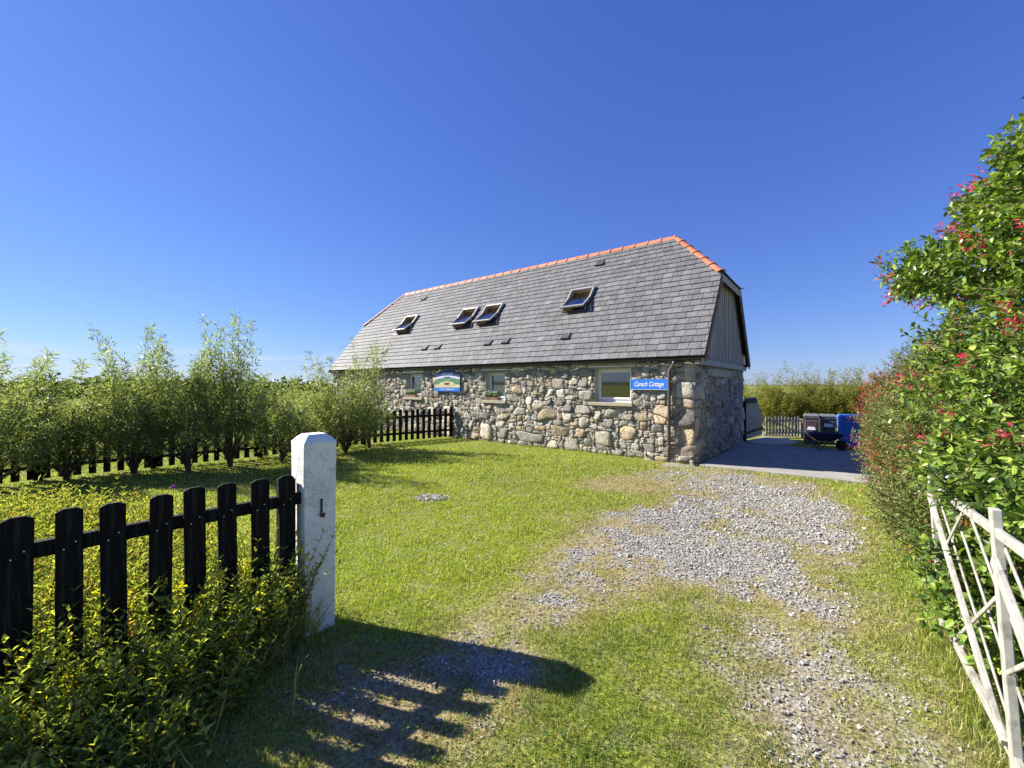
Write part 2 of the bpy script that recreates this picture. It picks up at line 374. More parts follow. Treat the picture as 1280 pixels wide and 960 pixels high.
# ------------------------------------------------------------------ ground
def axis(a, b, step, far):
    c = list(np.arange(a, b + 1e-6, step)); s = step; hi = c[-1]; lo = c[0]
    up = []; dn = []
    while hi < far: s *= 1.35; hi += s; up.append(hi)
    s = step
    while lo > -far: s *= 1.35; lo -= s; dn.append(lo)
    return np.array(dn[::-1] + c + up)
xs = axis(-9, 9, .09, 6000); ys = axis(.4, 15, .09, 6000)
gx, gy = np.meshgrid(xs, ys)
g_, d_ = masks(gx, gy)
near = np.exp(-((gx / 14) ** 2 + ((gy - 6) / 12) ** 2))
gz = (fbm(gx * .6, gy * .6) - .5) * .05 * near * sm(0, .8, -poly_sd(gx, gy, PADP)) * sm(0, .8, -poly_sd(gx, gy, HOUSEP)) + (fbm(gx * 7, gy * 7) - .5) * .012 * near - .012 + drop(gx, gy)
inp = poly_sd(gx, gy, PADP) > -.12
gz = np.where(inp, -.05 + drop(gx, gy), gz)
nx, ny = len(xs), len(ys)
idx = np.arange(nx * ny).reshape(ny, nx)
quads = np.stack([idx[:-1, :-1], idx[:-1, 1:], idx[1:, 1:], idx[1:, :-1]], -1).reshape(-1, 4)
me = np_mesh('ground', np.stack([gx, gy, gz], -1), quads=quads, cols=np.stack([g_, d_, np.zeros_like(g_)], -1), smooth=True)
def ground_mat():
    m = bpy.data.materials.new('turf_and_gravel'); m.use_nodes = True; n = m.node_tree.nodes; l = m.node_tree.links
    b = n['Principled BSDF']; b.inputs['Roughness'].default_value = .95; b.inputs['Specular IOR Level'].default_value = .1
    a = n.new('ShaderNodeAttribute'); a.attribute_name = 'Col'; s = n.new('ShaderNodeSeparateColor'); l.new(a.outputs['Color'], s.inputs[0])
    tc = n.new('ShaderNodeTexCoord')
    def noise(sc, det=6):
        t = n.new('ShaderNodeTexNoise'); t.inputs['Scale'].default_value = sc; t.inputs['Detail'].default_value = det; l.new(tc.outputs['Object'], t.inputs[0]); return t.outputs[0]
    def ramp(fac, stops):
        r = n.new('ShaderNodeValToRGB'); l.new(fac, r.inputs[0]); e = r.color_ramp.elements
        e[0].position, e[0].color = stops[0][0], (*stops[0][1], 1); e[1].position, e[1].color = stops[-1][0], (*stops[-1][1], 1)
        for p, c in stops[1:-1]: q = e.new(p); q.color = (*c, 1)
        return r.outputs[0]
    def mix(f, A_, B_):
        x = n.new('ShaderNodeMix'); x.data_type = 'RGBA'; l.new(f, x.inputs['Factor']); l.new(A_, x.inputs['A']); l.new(B_, x.inputs['B']); return x.outputs['Result']
    big = noise(.35, 4); fine = noise(38, 5); mid = noise(6, 5)
    g1 = ramp(fine, [(.3, (.06,.08,.012)), (.55, (.17,.22,.028)), (.8, (.32,.36,.06))])
    g2 = ramp(fine, [(.3, (.08,.09,.015)), (.55, (.22,.24,.03)), (.8, (.38,.37,.08))])
    gr = mix(ramp(big, [(.4, (0,0,0)), (.62, (1,1,1))]), g1, g2)
    dry = ramp(fine, [(.3, (.11,.08,.045)), (.5, (.27,.21,.11)), (.75, (.45,.37,.2))])
    mul = n.new('ShaderNodeMath'); mul.operation = 'MULTIPLY_ADD'; l.new(mid, mul.inputs[0]); mul.inputs[1].default_value = 1.2; mul.inputs[2].default_value = -.6
    ad = n.new('ShaderNodeMath'); ad.operation = 'ADD'; ad.use_clamp = True; l.new(mul.outputs[0], ad.inputs[0]); l.new(s.outputs[1], ad.inputs[1])
    c = mix(ad.outputs[0], gr, dry)
    v = n.new('ShaderNodeTexVoronoi'); v.inputs['Scale'].default_value = 75; l.new(tc.outputs['Object'], v.inputs[0])
    gc = ramp(v.outputs['Color'], [(.1, (.15,.135,.12)), (.5, (.30,.28,.25)), (.9, (.46,.44,.40))])
    ad2 = n.new('ShaderNodeMath'); ad2.operation = 'MULTIPLY_ADD'; ad2.use_clamp = True; l.new(s.outputs[0], ad2.inputs[0]); ad2.inputs[1].default_value = 1.3; l.new(mul.outputs[0], ad2.inputs[2])
    c = mix(ad2.outputs[0], c, gc); l.new(c, b.inputs['Base Color'])
    bp = n.new('ShaderNodeBump'); bp.inputs['Strength'].default_value = .9; bp.inputs['Distance'].default_value = .02
    l.new(fine, bp.inputs['Height']); l.new(bp.outputs[0], b.inputs['Normal'])
    return m
M['ground'] = ground_mat()
tag(link('ground', me, M['ground']), kind='structure')

# distant low hills round the horizon
hv = []; hq = []; NA = 240
for i in range(NA):
    a = 2 * math.pi * i / NA
    hgt = 7 + 22 * max(0, float(fbm(np.array(3 + 4 * math.cos(a)), np.array(4 * math.sin(a) + 9), 4)) - .42) * 3
    hgt *= .22 if math.sin(a) > -.15 else 1.6
    for k, (r, z) in enumerate(((820, -1), (950, hgt * .7), (1250, hgt), (1900, -1))):
        hv.append((r * math.cos(a), r * math.sin(a), z))
for i in range(NA):
    j = (i + 1) % NA
    for k in range(3): hq.append((i*4+k, j*4+k, j*4+k+1, i*4+k+1))
M['hill'] = material('heathy_hill', (.075,.095,.04), rough=1, var=.4, vscale=.02)
tag(link('hills', np_mesh('hills', hv, quads=hq, smooth=True), M['hill']), kind='structure')

# concrete pad
b = MB(); b.prism([(p[0], p[1], -.06 + DZ(p)) for p in PADP], (0, 0, .075))
tag(b.build('concrete_drive', M['concrete'], bevel=.01), kind='structure')
b = MB()
p0, p1 = GD(953, 544.5), GD(1003, 546.5); b.bar(p0 + Vector((0,0,.04)), p1 + Vector((0,0,.04)), .14, .12)
q = [GD(933, 552), GD(955, 547), GD(985, 549), GD(997, 554), GD(975, 557), GD(945, 555)]
b.prism([(v.x, v.y, DZ(v) - .02) for v in q], (0, 0, .06))
tag(b.build('path', M['slab']), kind='structure')

# ------------------------------------------------------------------ cottage
house = empty('stone_cottage', (HC.x, HC.y, 0), HRZ)
tag(house, 'long low rubble stone cottage with steep grey slate roof and orange clay ridge', 'cottage')

def stones(w, h, holes, fixed, seed, quoinL=False, quoinR=False):
    """Irregular rubble filling a w x h rectangle: returns verts (u,v,depth), quads, tris, cols"""
    rs = random.Random(seed); cs = .05
    nu, nv = int(w / cs), int(h / cs); occ = np.zeros((nu, nv), bool)
    for (a, b_, c, d) in holes:
        occ[max(0, int(round(a / cs))):max(0, int(round(c / cs))), max(0, int(round(b_ / cs))):int(round(d / cs))] = True
    rects = []
    def put(i, j, a, c):
        if i < 0 or j < 0 or i + a > nu or j + c > nv or occ[i:i+a, j:j+c].any(): return False
        occ[i:i+a, j:j+c] = True; rects.append((i, j, a, c)); return True
    for (a, b_, c, d) in fixed: put(int(a / cs), int(b_ / cs), max(1, int((c - a) / cs)), max(1, int((d - b_) / cs)))
    if quoinR or quoinL:
        j = 0; t = 0
        while j < nv - 1:
            c = min(rs.choice([3, 4, 6, 8, 9]), nv - j); a = rs.choice([5, 6]) if t % 2 else rs.choice([8, 9, 10])
            if quoinR: put(nu - a, j, a, c)
            if quoinL: put(0, j, a, c)
            j += c; t += 1
    for cnt, wa, ha in ((int(w * h * .7), (8, 13), (5, 8)), (int(w * h * 4), (5, 9), (4, 6)), (int(w * h * 40), (4, 8), (3, 4)), (int(w * h * 90), (3, 6), (2, 4))):
        for _ in range(cnt * 2):
            put(rs.randrange(nu), int(rs.random() ** (1.6 if wa[0] > 5 else 1) * nv), rs.randint(*wa), rs.randint(*ha))
    for _ in range(int(w * h * 130)):
        put(rs.randrange(nu), rs.randrange(nv), rs.randint(3, 6), rs.randint(2, 3))
    for j in range(nv):
        for i in range(nu):
            if not occ[i, j]:
                a = 1
                while a < rs.choice([2, 3, 4, 5]) and i + a < nu and not occ[i+a, j]: a += 1
                c = 1
                while c < rs.choice([1, 2, 3]) and j + c < nv and not occ[i:i+a, j+c].any(): c += 1
                put(i, j, a, c)
    V = []; Q = []; T = []; Cc = []
    N = 14
    pal = [((.48,.43,.34), 5), ((.42,.385,.32), 5), ((.52,.46,.35), 4), ((.34,.305,.25), 3.5), ((.50,.39,.25), 2.5), ((.45,.35,.27), 1.5), ((.27,.245,.21), 2.5), ((.57,.53,.44), 2)]
    ws = [p[1] for p in pal]
    for (i, j, a, c) in rects:
        hu, hv = a * cs / 2 , c * cs / 2; cu, cv = i * cs + hu, j * cs + hv
        gap = .003 if min(a, c) > 1 else .001
        big = min(a, c)
        pr = rs.uniform(.008, .034) + min(.02, .0025 * big)
        ph = rs.random() * 6.28; e = rs.uniform(4.5, 14)
        col = rs.choices(pal, ws)[0][0]; kf = rs.uniform(.68, 1.12); tx, ty = rs.uniform(-.16, .16), rs.uniform(-.16, .12)
        base = len(V); R = []; k1, k2, k3, k4 = [rs.uniform(-.13, .13) for _ in range(4)]
        for k in range(N):
            t = 2 * math.pi * (k + .5) / N; ct, s_ = math.cos(t), math.sin(t)
            rr = (abs(ct) ** e + abs(s_) ** e) ** (-1 / e) * (1 + .05 * math.sin(2 * t + ph) + rs.uniform(-.10, .05))
            rr = min(rr, 1.5)
            x_, y_ = ct * rr, s_ * rr; R.append((x_ + k1 * y_ + k3 * x_ * y_, y_ + k2 * x_ + k4 * x_ * y_))
        for sc, dd in ((1.0, -.01), (.985, pr * .7), (.93, pr * .98), (.5, pr * 1.02)):
            for (x, y) in R:
                x = max(-1.04, min(1.04, x)); y = max(-1.04, min(1.04, y))
                jj = rs.uniform(-.007, .007) if dd > 0 else 0
                V.append((cu + x * (hu - gap) * sc, cv + y * (hv - gap) * sc, dd + jj + (tx * x * hu + ty * y * hv) * (dd > 0)))
        V.append((cu, cv, pr * 1.08))
        for r in range(3):
            for k in range(N):
                k2 = (k + 1) % N; Q.append((base + r*N + k, base + r*N + k2, base + (r+1)*N + k2, base + (r+1)*N + k))
        for k in range(N): T.append((base + 3*N + k, base + 3*N + (k+1) % N, base + 4*N))
        Cc += [(col[0] * kf, col[1] * kf, col[2] * kf)] * (4 * N + 1)
    V = np.array(V)
    du = (fbm(V[:, 0] * 2.3 + seed, V[:, 1] * 2.3) - .5) * .24; dv = (fbm(V[:, 0] * 2.1 + 50, V[:, 1] * 2.6 + seed) - .5) * .20
    ed = np.minimum(sm(0, .25, V[:, 0]), sm(0, .25, w - V[:, 0])) * sm(0, .3, V[:, 1])
    for (a, b_, c, d) in holes:
        dd = np.maximum(np.maximum(a - V[:, 0], V[:, 0] - c), np.maximum(b_ - V[:, 1], V[:, 1] - d)); ed = ed * sm(0, .2, dd)
    V[:, 0] += du * ed; V[:, 1] += dv * ed
    return V, np.array(Q), np.array(T), np.array(Cc)

# windows: (x0,z0,x1,z1) openings on the front wall, in house local coordinates
def rect(px0, py0, px1, py1):
    xa, za = WL(px0, (py0)); xb, zb = WL(px1, py0); xc, zc = WL(px0, py1); xd, zd = WL(px1, py1)
    return [xa, (zc + zd) / 2, xb, (za + zb) / 2]
WINS = [rect(508.5, 467.5, 528, 496.5), rect(607.5, 465.5, 632, 500.5), rect(744, 460.5, 789.5, 503)]
print('windows', WINS)
WALLH = EZ - .05
holes = [(w[0] + L, w[1], w[2] + L, w[3]) for w in WINS]
lint = []
for k, w in enumerate(WINS): lint.append((w[0] - .2, w[3], w[2] + .12, min(w[3] + .22, WALLH - .02)))
sills = [(w[0] - .14, w[1] - .09, w[2] + .05, w[1]) for w in WINS]
hl = holes + [(a + L, b_, c + L, d) for (a, b_, c, d) in lint + sills]
fixed = [(WL(688, 540)[0] + L - 1.15, .15, WL(688, 540)[0] + L - .2, .5), (L - 6.6, .05, L - 6.1, .55)]
V, Q, T, Cc = stones(L, WALLH, hl, fixed, 11, quoinR=True, quoinL=True)
P = np.stack([V[:, 0] - L, -V[:, 2], V[:, 1]], -1)
wall = MB()
# backing masonry round the openings
us = sorted({-L, 0} | {w[0] for w in WINS} | {w[2] for w in WINS}); vs_ = sorted({-.35, WALLH} | {w[1] for w in WINS} | {w[3] for w in WINS})
for i in range(len(us) - 1):
    zr = [(vs_[0], vs_[-1])]
    for w in WINS:
        if abs(w[0] - us[i]) < 1e-6: zr = [(vs_[0], w[1]), (w[3], vs_[-1])]
    for z0, z1 in zr: wall.box((us[i], .0, z0), (us[i+1], .42, z1))
fw = wall.build('wall', M['mortar'], house)
link('masonry', np_mesh('masonry', P, T, Q, Cc, smooth=True), M['stone'], fw)
# gable wall
gl = GWL(888, 453); gr_ = GWL(913, 466)
lin = (gl[0], 2.0, gr_[0], 2.22)
V, Q, T, Cc = stones(WD, 2.52, [(lin[0], lin[1] + .25, lin[2], lin[3] + .25)], [(1.6, 0, 1.8, .9), (1.6, .9, 1.85, 1.5), (1.6, 1.5, 1.8, 2.15)], 23, quoinL=True, quoinR=True)
P = np.stack([V[:, 2], V[:, 0], V[:, 1] - .25], -1)
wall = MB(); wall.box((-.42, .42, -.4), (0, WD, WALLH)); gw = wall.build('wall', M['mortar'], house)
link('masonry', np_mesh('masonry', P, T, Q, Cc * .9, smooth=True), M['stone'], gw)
b = MB(); b.box((.0, lin[0] + .02, lin[1] + .01), (.045, lin[2] - .02, lin[3] - .01)); b.build('lintel', M['sill'], gw, bevel=.012)
# rear and far walls
V, Q, T, Cc = stones(L, WALLH, [], [], 31); P = np.stack([-V[:, 0], WD + V[:, 2], V[:, 1]], -1)
wall = MB(); wall.box((-L, WD - .42, -.1), (-.42, WD, WALLH)); rw = wall.build('wall', M['mortar'], house)
link('masonry', np_mesh('masonry', P, T, Q, Cc, smooth=True), M['stone'], rw)
V, Q, T, Cc = stones(WD, WALLH, [], [], 37); P = np.stack([-L - V[:, 2], WD - V[:, 0], V[:, 1]], -1)
wall = MB(); wall.box((-L, .42, -.1), (-L + .42, WD - .42, WALLH)); lw = wall.build('wall', M['mortar'], house)
link('masonry', np_mesh('masonry', P, T, Q, Cc, smooth=True), M['stone'], lw)
# loose footing stones at the near corner
V, Q, T, Cc = stones(1.2, .2, [], [], 5); P = np.stack([V[:, 0] - 1.15, -.06 - V[:, 2] * 1.8, V[:, 1] * 1.1 - .03], -1)
link('footing', np_mesh('footing', P, T, Q, Cc, smooth=True), M['stone'], fw)
# interior floor/partition so that windows look into a dim room
b = MB(); b.box((-L + .42, .42, 2.38), (-.42, WD - .42, 2.41)); b.build('ceiling_board', M['room'], house)
b = MB(); b.box((-L + .42, .42, .0), (-.42, WD - .42, .05)); b.build('floor_board', M['room'], house)

# windows
for k, w in enumerate(WINS):
    x0, z0, x1, z1 = w; yb = .16
    b = MB(); fwid = .055
    b.box((x0, yb, z0), (x0 + fwid, yb + .07, z1)); b.box((x1 - fwid, yb, z0), (x1, yb + .07, z1))
    b.box((x0 + fwid, yb, z1 - fwid), (x1 - fwid, yb + .07, z1)); b.box((x0 + fwid, yb, z0), (x1 - fwid, yb + .07, z0 + fwid * 1.3))
    i = fwid; g2 = .04      # casement inside the frame
    b.box((x0 + i, yb - .015, z0 + i * 1.3), (x0 + i + g2, yb + .05, z1 - i)); b.box((x1 - i - g2, yb - .015, z0 + i * 1.3), (x1 - i, yb + .05, z1 - i))
    b.box((x0 + i + g2, yb - .015, z1 - i - g2), (x1 - i - g2, yb + .05, z1 - i)); b.box((x0 + i + g2, yb - .015, z0 + i * 1.3), (x1 - i - g2, yb + .05, z0 + i * 1.3 + g2 * 1.4))
    win = b.build('window', M['white_frame'], house, bevel=.004)
    b = MB(); b.box((x0 + i + g2 - .005, yb + .01, z0 + i * 1.3 + g2), (x1 - i - g2 + .005, yb + .02, z1 - i - g2 + .005)); b.build('pane', M['glass'], win)
    s = sills[k]; b = MB(); b.box((s[0], -.09, s[1]), (s[2], .12, s[3])); b.box((x0+.002, .12, s[1]), (x1-.002, yb + .02, z0 + .004)); b.build('sill', M['sill'], win, bevel=.01)
    l_ = lint[k]; b = MB(); b.box((l_[0] + .01, -.035, l_[1] + .002), (l_[2] - .01, -.001, l_[3])); b.build('lintel', M['lintel'], win, bevel=.01)
    for xr in (x0, x1): b = MB(); b.box((xr - .004, -.02, z0), (xr + .004, yb, z1)); b.build('reveal', M['cream_reveal'], win)
    b = MB()
    if k < 2:
        hh = .55 if k else .62; b.box((x0 + .1, yb + .026, z0 + .08), (x1 - .1, yb + .030, z0 + (z1 - z0) * hh)); b.build('curtain', M['curtain'], win)

# roof deck with real openings
SK = []
for (tl, tr, bl, br) in (((508,401.5),(523,398.5),(496,414),(512,413)), ((580,389.5),(597,386),(568,411),(586,410)),
                         ((607,386.5),(629,381.5),(597,407),(619,405)), ((714,368.5),(743,363),(704,389),(736,386))):
    c = [RL(*p) for p in (tl, tr, bl, br)]
    print('skylight', [(round(a, 2), round(b_, 2)) for a, b_ in c])
    uc = sum(p[0] for p in c) / 4; sc_ = sum(p[1] for p in c) / 4
    SK.append((uc, sc_))
SKW, SKH = .78, 1.0
SKR = [(u - SKW/2, s - SKH/2, u + SKW/2, s + SKH/2) for u, s in SK]
front_poly = [(OH, 0), (OH, SH_), (-INS, SR), (-(L - INS), SR), (-(L + OH), SH_), (-(L + OH), 0)]
def clip(poly, a, b_, c):   # keep a*x+b*y+c>=0
    out = []; n = len(poly)
    for i in range(n):
        p, q = poly[i], poly[(i+1) % n]; dp = a*p[0]+b_*p[1]+c; dq = a*q[0]+b_*q[1]+c
        if dp >= 0: out.append(p)
        if (dp > 0 and dq < 0) or (dp < 0 and dq > 0): t = dp / (dp - dq); out.append((p[0]+t*(q[0]-p[0]), p[1]+t*(q[1]-p[1])))
    return out
def clip_poly(poly, cv):
    n = len(cv); ar = sum(cv[i][0]*cv[(i+1)%n][1]-cv[(i+1)%n][0]*cv[i][1] for i in range(n)); sg = 1 if ar > 0 else -1
    for i in range(n):
        (x0, y0), (x1, y1) = cv[i], cv[(i+1) % n]; a, b_ = -(y1-y0)*sg, (x1-x0)*sg
        poly = clip(poly, a, b_, -(a*x0+b_*y0))
        if len(poly) < 3: return []
    return poly
def minus_rect(poly, r):
    if max(p[0] for p in poly) <= r[0] or min(p[0] for p in poly) >= r[2] or max(p[1] for p in poly) <= r[1] or min(p[1] for p in poly) >= r[3]: return [poly]
    out = [clip(poly, -1, 0, r[0]), clip(poly, 1, 0, -r[2])]
    mid = clip(clip(poly, 1, 0, -r[0]), -1, 0, r[2]) if True else []
    if len(mid) >= 3: out += [clip(mid, 0, -1, r[1]), clip(mid, 0, 1, -r[3])]
    return [p for p in out if len(p) >= 3]
def slate_face(poly, to3, holes, seed, umin, umax, smax):
    rs = random.Random(seed); b = MB(); ex = .215; r = 0
    while r * ex < smax:
        s0 = r * ex; u = umin - rs.uniform(0, .06) - (r % 2) * .125
        while u < umax:
            wd = rs.uniform(.235, .275); s1 = s0 + ex + .05
            j = rs.uniform(-.006, .006)
            j2 = rs.uniform(-.004, .004); q = [(u, s0 + j), (u + wd - .010, s0 + j + j2), (u + wd - .010, s1), (u, s1)]
            q = clip_poly(q, poly)
            if len(q) >= 3:
                ps = [q]
                for h_ in holes: ps = [x for p_ in ps for x in minus_rect(p_, h_)]
                v = rs.uniform(.105, .15); t = rs.uniform(-.002, .010)
                if rs.random() < .04: v *= 1.2
                if rs.random() < .06: v *= .8
                col = (v + t, v, v + .004 - t * .5); lift = rs.uniform(0, .004)
                for p_ in ps:
                    top = [to3(a, c, .034 + lift - (c - s0) / .265 * .026) for a, c in p_]
                    bot = [to3(a, c, .014 + lift - (c - s0) / .265 * .018) for a, c in p_]
                    n = len(p_); b.add(top + bot, [tuple(range(n)), tuple(range(n, 2*n))[::-1]] + [(i, (i+1) % n, n+(i+1) % n, n+i) for i in range(n)], col)
            u += wd
        r += 1
    return b
def rear(u, s, n=0.0): p = RP(u, s, n); return Vector((p.x, 2 * RYC - p.y, p.z))
HL = math.hypot(INS + OH, RZ_ - HIPZ); hc, hsn = (INS + OH) / HL, (RZ_ - HIPZ) / HL
def hip_r(u, s, n=0.0): return Vector((OH - s * hc + n * hsn, u, HIPZ + s * hsn + n * hc))
def hip_l(u, s, n=0.0): return Vector((-L - OH + s * hc - n * hsn, u, HIPZ + s * hsn + n * hc))
rb = slate_face(front_poly, RP, [(a - .02, c - .02, d + .02, e + .02) for a, c, d, e in SKR], 3, -L - .4, OH + .1, SR)
r2_ = slate_face(front_poly, rear, [], 4, -L - .4, OH + .1, SR)
hp = [(HIPY, 0), (2 * RYC - HIPY, 0), (RYC, HL)]
r3_ = slate_face(hp, hip_r, [], 5, HIPY - .3, 2 * RYC, HL); r4_ = slate_face(hp, hip_l, [], 6, HIPY - .3, 2 * RYC, HL)
for o_ in (r2_, r3_, r4_): rb.add(o_.v, o_.f); rb.c[-len(o_.v):] = o_.c
roof = rb.build('roof', M['slate'], house)
# deck
def deck(poly, to3, holes, name):
    b = MB(); pcs = [poly]
    for h_ in holes: pcs = [x for p_ in pcs for x in minus_rect(p_, h_)]
    for p_ in pcs:
        n = len(p_); b.add([to3(a, c, 0) for a, c in p_] + [to3(a, c, -.07) for a, c in p_], [tuple(range(n)), tuple(range(n, 2*n))[::-1]] + [(i, (i+1) % n, n+(i+1) % n, n+i) for i in range(n)])
    return b.build(name, M['deck'], roof)
sh = lambda pl: [(a * .9995, c) for a, c in pl]
deck(front_poly, RP, SKR, 'underlay'); deck(front_poly, rear, [], 'underlay'); deck(hp, hip_r, [], 'underlay'); deck(hp, hip_l, [], 'underlay')

# clay ridge and hip tiles
def caps(p, q, n, up, name_parent, wing=.13, rise=.085):
    b = MB(); p = Vector(p); q = Vector(q); d = (q - p); Lt = d.length; d.normalize(); up = Vector(up); r = d.cross(up).normalized(); up = r.cross(d)
    prof = [(-wing, -rise * 1.35), (-wing * .5, -rise * .42), (-wing * .14, -.004), (wing * .14, -.004), (wing * .5, -rise * .42), (wing, -rise * 1.35)]
    for i in range(n):
        a = Lt * i / n; c = Lt * (i + 1) / n - .012
        col = Vector((.52, .185, .10)) * random.uniform(.8, 1.12); sx = random.uniform(-.004, .004)
        secs = [(a, 1.06, .006), (a + .05, 1.06, .006), (a + .051, .90, -.018), (c, .90, -.018)]
        vs = []
        for (t, k, dz) in secs:
            for (x, z) in prof: vs.append(p + d * t + r * (x * k + sx) + up * (z * k + .055 + dz))
        for (t, k, dz) in secs:
            for (x, z) in prof: vs.append(p + d * t + r * (x * k * .9 + sx) + up * (z * k + .035 + dz))
        m = 6; N_ = len(secs); fs = []
        for s_ in range(N_ - 1):
            for k in range(m - 1):
                fs.append((s_*m+k, s_*m+k+1, (s_+1)*m+k+1, (s_+1)*m+k))
                o_ = N_*m; fs.append((o_+s_*m+k+1, o_+s_*m+k, o_+(s_+1)*m+k, o_+(s_+1)*m+k+1))
            fs.append((s_*m, (s_+1)*m, N_*m+(s_+1)*m, N_*m+s_*m)); fs.append((s_*m+m-1, N_*m+s_*m+m-1, N_*m+(s_+1)*m+m-1, (s_+1)*m+m-1))
        for s_ in (0, N_-1):
            for k in range(m-1): fs.append((s_*m+k, N_*m+s_*m+k, N_*m+s_*m+k+1, s_*m+k+1))
        b.add(vs, fs, tuple(col))
    return b
RT = MB()
for (p, q, n) in (((-INS, RYC, RZ_), (-(L - INS), RYC, RZ_), 31),
                  ((OH, HIPY, HIPZ), (-INS, RYC, RZ_), 6), ((OH, 2*RYC - HIPY, HIPZ), (-INS, RYC, RZ_), 6),
                  ((-L - OH, HIPY, HIPZ), (-(L - INS), RYC, RZ_), 6), ((-L - OH, 2*RYC - HIPY, HIPZ), (-(L - INS), RYC, RZ_), 6)):
    if n == 6: q = Vector(q); p = Vector(p); up = (Vector((0, -ST if p.y < RYC else ST, CT)) + Vector((hsn if p.x > -1 else -hsn, 0, hc))).normalized(); k_ = caps(p, q, n, up, None, .13, .045)
    else: k_ = caps(p, q, n, (0, 0, 1), None, .13, .11)
    RT.add(k_.v, k_.f); RT.c[-len(k_.v):] = k_.c
RT.build('ridge_tiles', M['clay'], roof)

# gable cladding, barge boards, trim
def gable(sgn, x0, name):
    b = MB(); rs = random.Random(9); y = .03
    tri = [(.0, 2.42), (WD, 2.42), (2*RYC - HIPY, HIPZ - .1), (HIPY, HIPZ - .1)]
    k = 0
    while y < WD:
        wd = rs.uniform(.13, .15); pr = .012 if k % 2 else 0
        q = clip_poly([(y, 2.3), (y + wd - .008, 2.3), (y + wd - .008, 5), (y, 5)], tri)
        if len(q) >= 3:
            v = rs.uniform(.8, 1.15); b.prism([(x0 + sgn * (.02 + pr), a, c) for a, c in q], (sgn * .02, 0, 0), (.36 * v, .31 * v, .275 * v))
        y += wd; k += 1
    c = b.build(name, M['clad'], house)
    b = MB(); q = [(.05, 2.4), (WD - .05, 2.4), (2*RYC - HIPY - .02, HIPZ - .08), (HIPY + .02, HIPZ - .08)]
    b.prism([(x0, a, z) for a, z in q], (sgn * .018, 0, 0)); b.build('backing_board', M['deck'], c)
gable(1, 0, 'cladding'); gable(-1, -L, 'cladding')
for xa_, xb_ in ((0, .10), (-L - .10, -L)): b = MB(); b.box((xa_, -.04, 2.27), (xb_, WD + .04, 2.41)); b.build('trim_board', M['trim'], house, bevel=.006)
for x in (OH - .03, -L - OH + .0):
    for f in (RP, rear):
        b2 = MB(); q = [f(x, .02, -.075), f(x, SH_ - .02, -.075), f(x, SH_ - .02, -.23), f(x, .02, -.23)]
        b2.prism(q, (.028, 0, 0)); b2.build('bargeboard', M['trim_brown'], house)
for sgn, xx in ((1, OH - .03), (-1, -L - OH)):
    b = MB(); b.box((xx, HIPY + .05, HIPZ - .22), (xx + .03, 2*RYC - HIPY - .05, HIPZ - .045)); b.build('fascia', M['trim'], house, bevel=.004)
b = MB()
for f in (RP, rear):
    p = [f(OH - .04, .0, -.08), f(OH - .04, .0, -.10)]
for ya_ in (-.02, 2*RYC): b = MB(); b.box((-L - .15, ya_, 2.34), (OH - .1, ya_ + .02, 2.44)); b.build('eaves_board', M['deck'], house)
# gutter: half-round run and downpipe
gt = MB(); ys_ = []
for a in range(9):
    t = math.pi + math.pi * a / 8; ys_.append((-.155 + .055 * math.cos(t), 2.405 + .05 * math.sin(t)))
prof = ys_ + [(y * .88 - .155 * .12, z * .88 + 2.405 * .12) for y, z in reversed(ys_)]
gt.prism([(-L - .1, y, z) for y, z in prof], (L + .1 + OH - .05, 0, 0)); gut = gt.build('gutter', M['gutter'], house)
dx, dz = WL(837, 575); xp = dx + .02
b = MB(); b.tube([(xp + .12, -.15, 2.37), (xp + .12, -.15, 2.30), (xp + .09, -.14, 2.24), (xp + .02, -.11, 2.16), (xp, -.10, 2.08), (xp, -.10, .02)], .038, 12)
dp = b.build('downpipe', M['pipe'], house, smooth=True)
for z in (2.02, 1.2, .35): b = MB(); b.tube([(xp, -.10, z - .03), (xp, -.10, z + .03)], .046, 12); b.build('pipe_clip', M['pipe'], dp, smooth=False)
ab, az = GWL(930, 449)
b = MB(); b.box((.04, 5.62, 2.47), (.13, 5.86, 2.78)); b.build('alarm_box', M['cream_plastic'], house, bevel=.015)

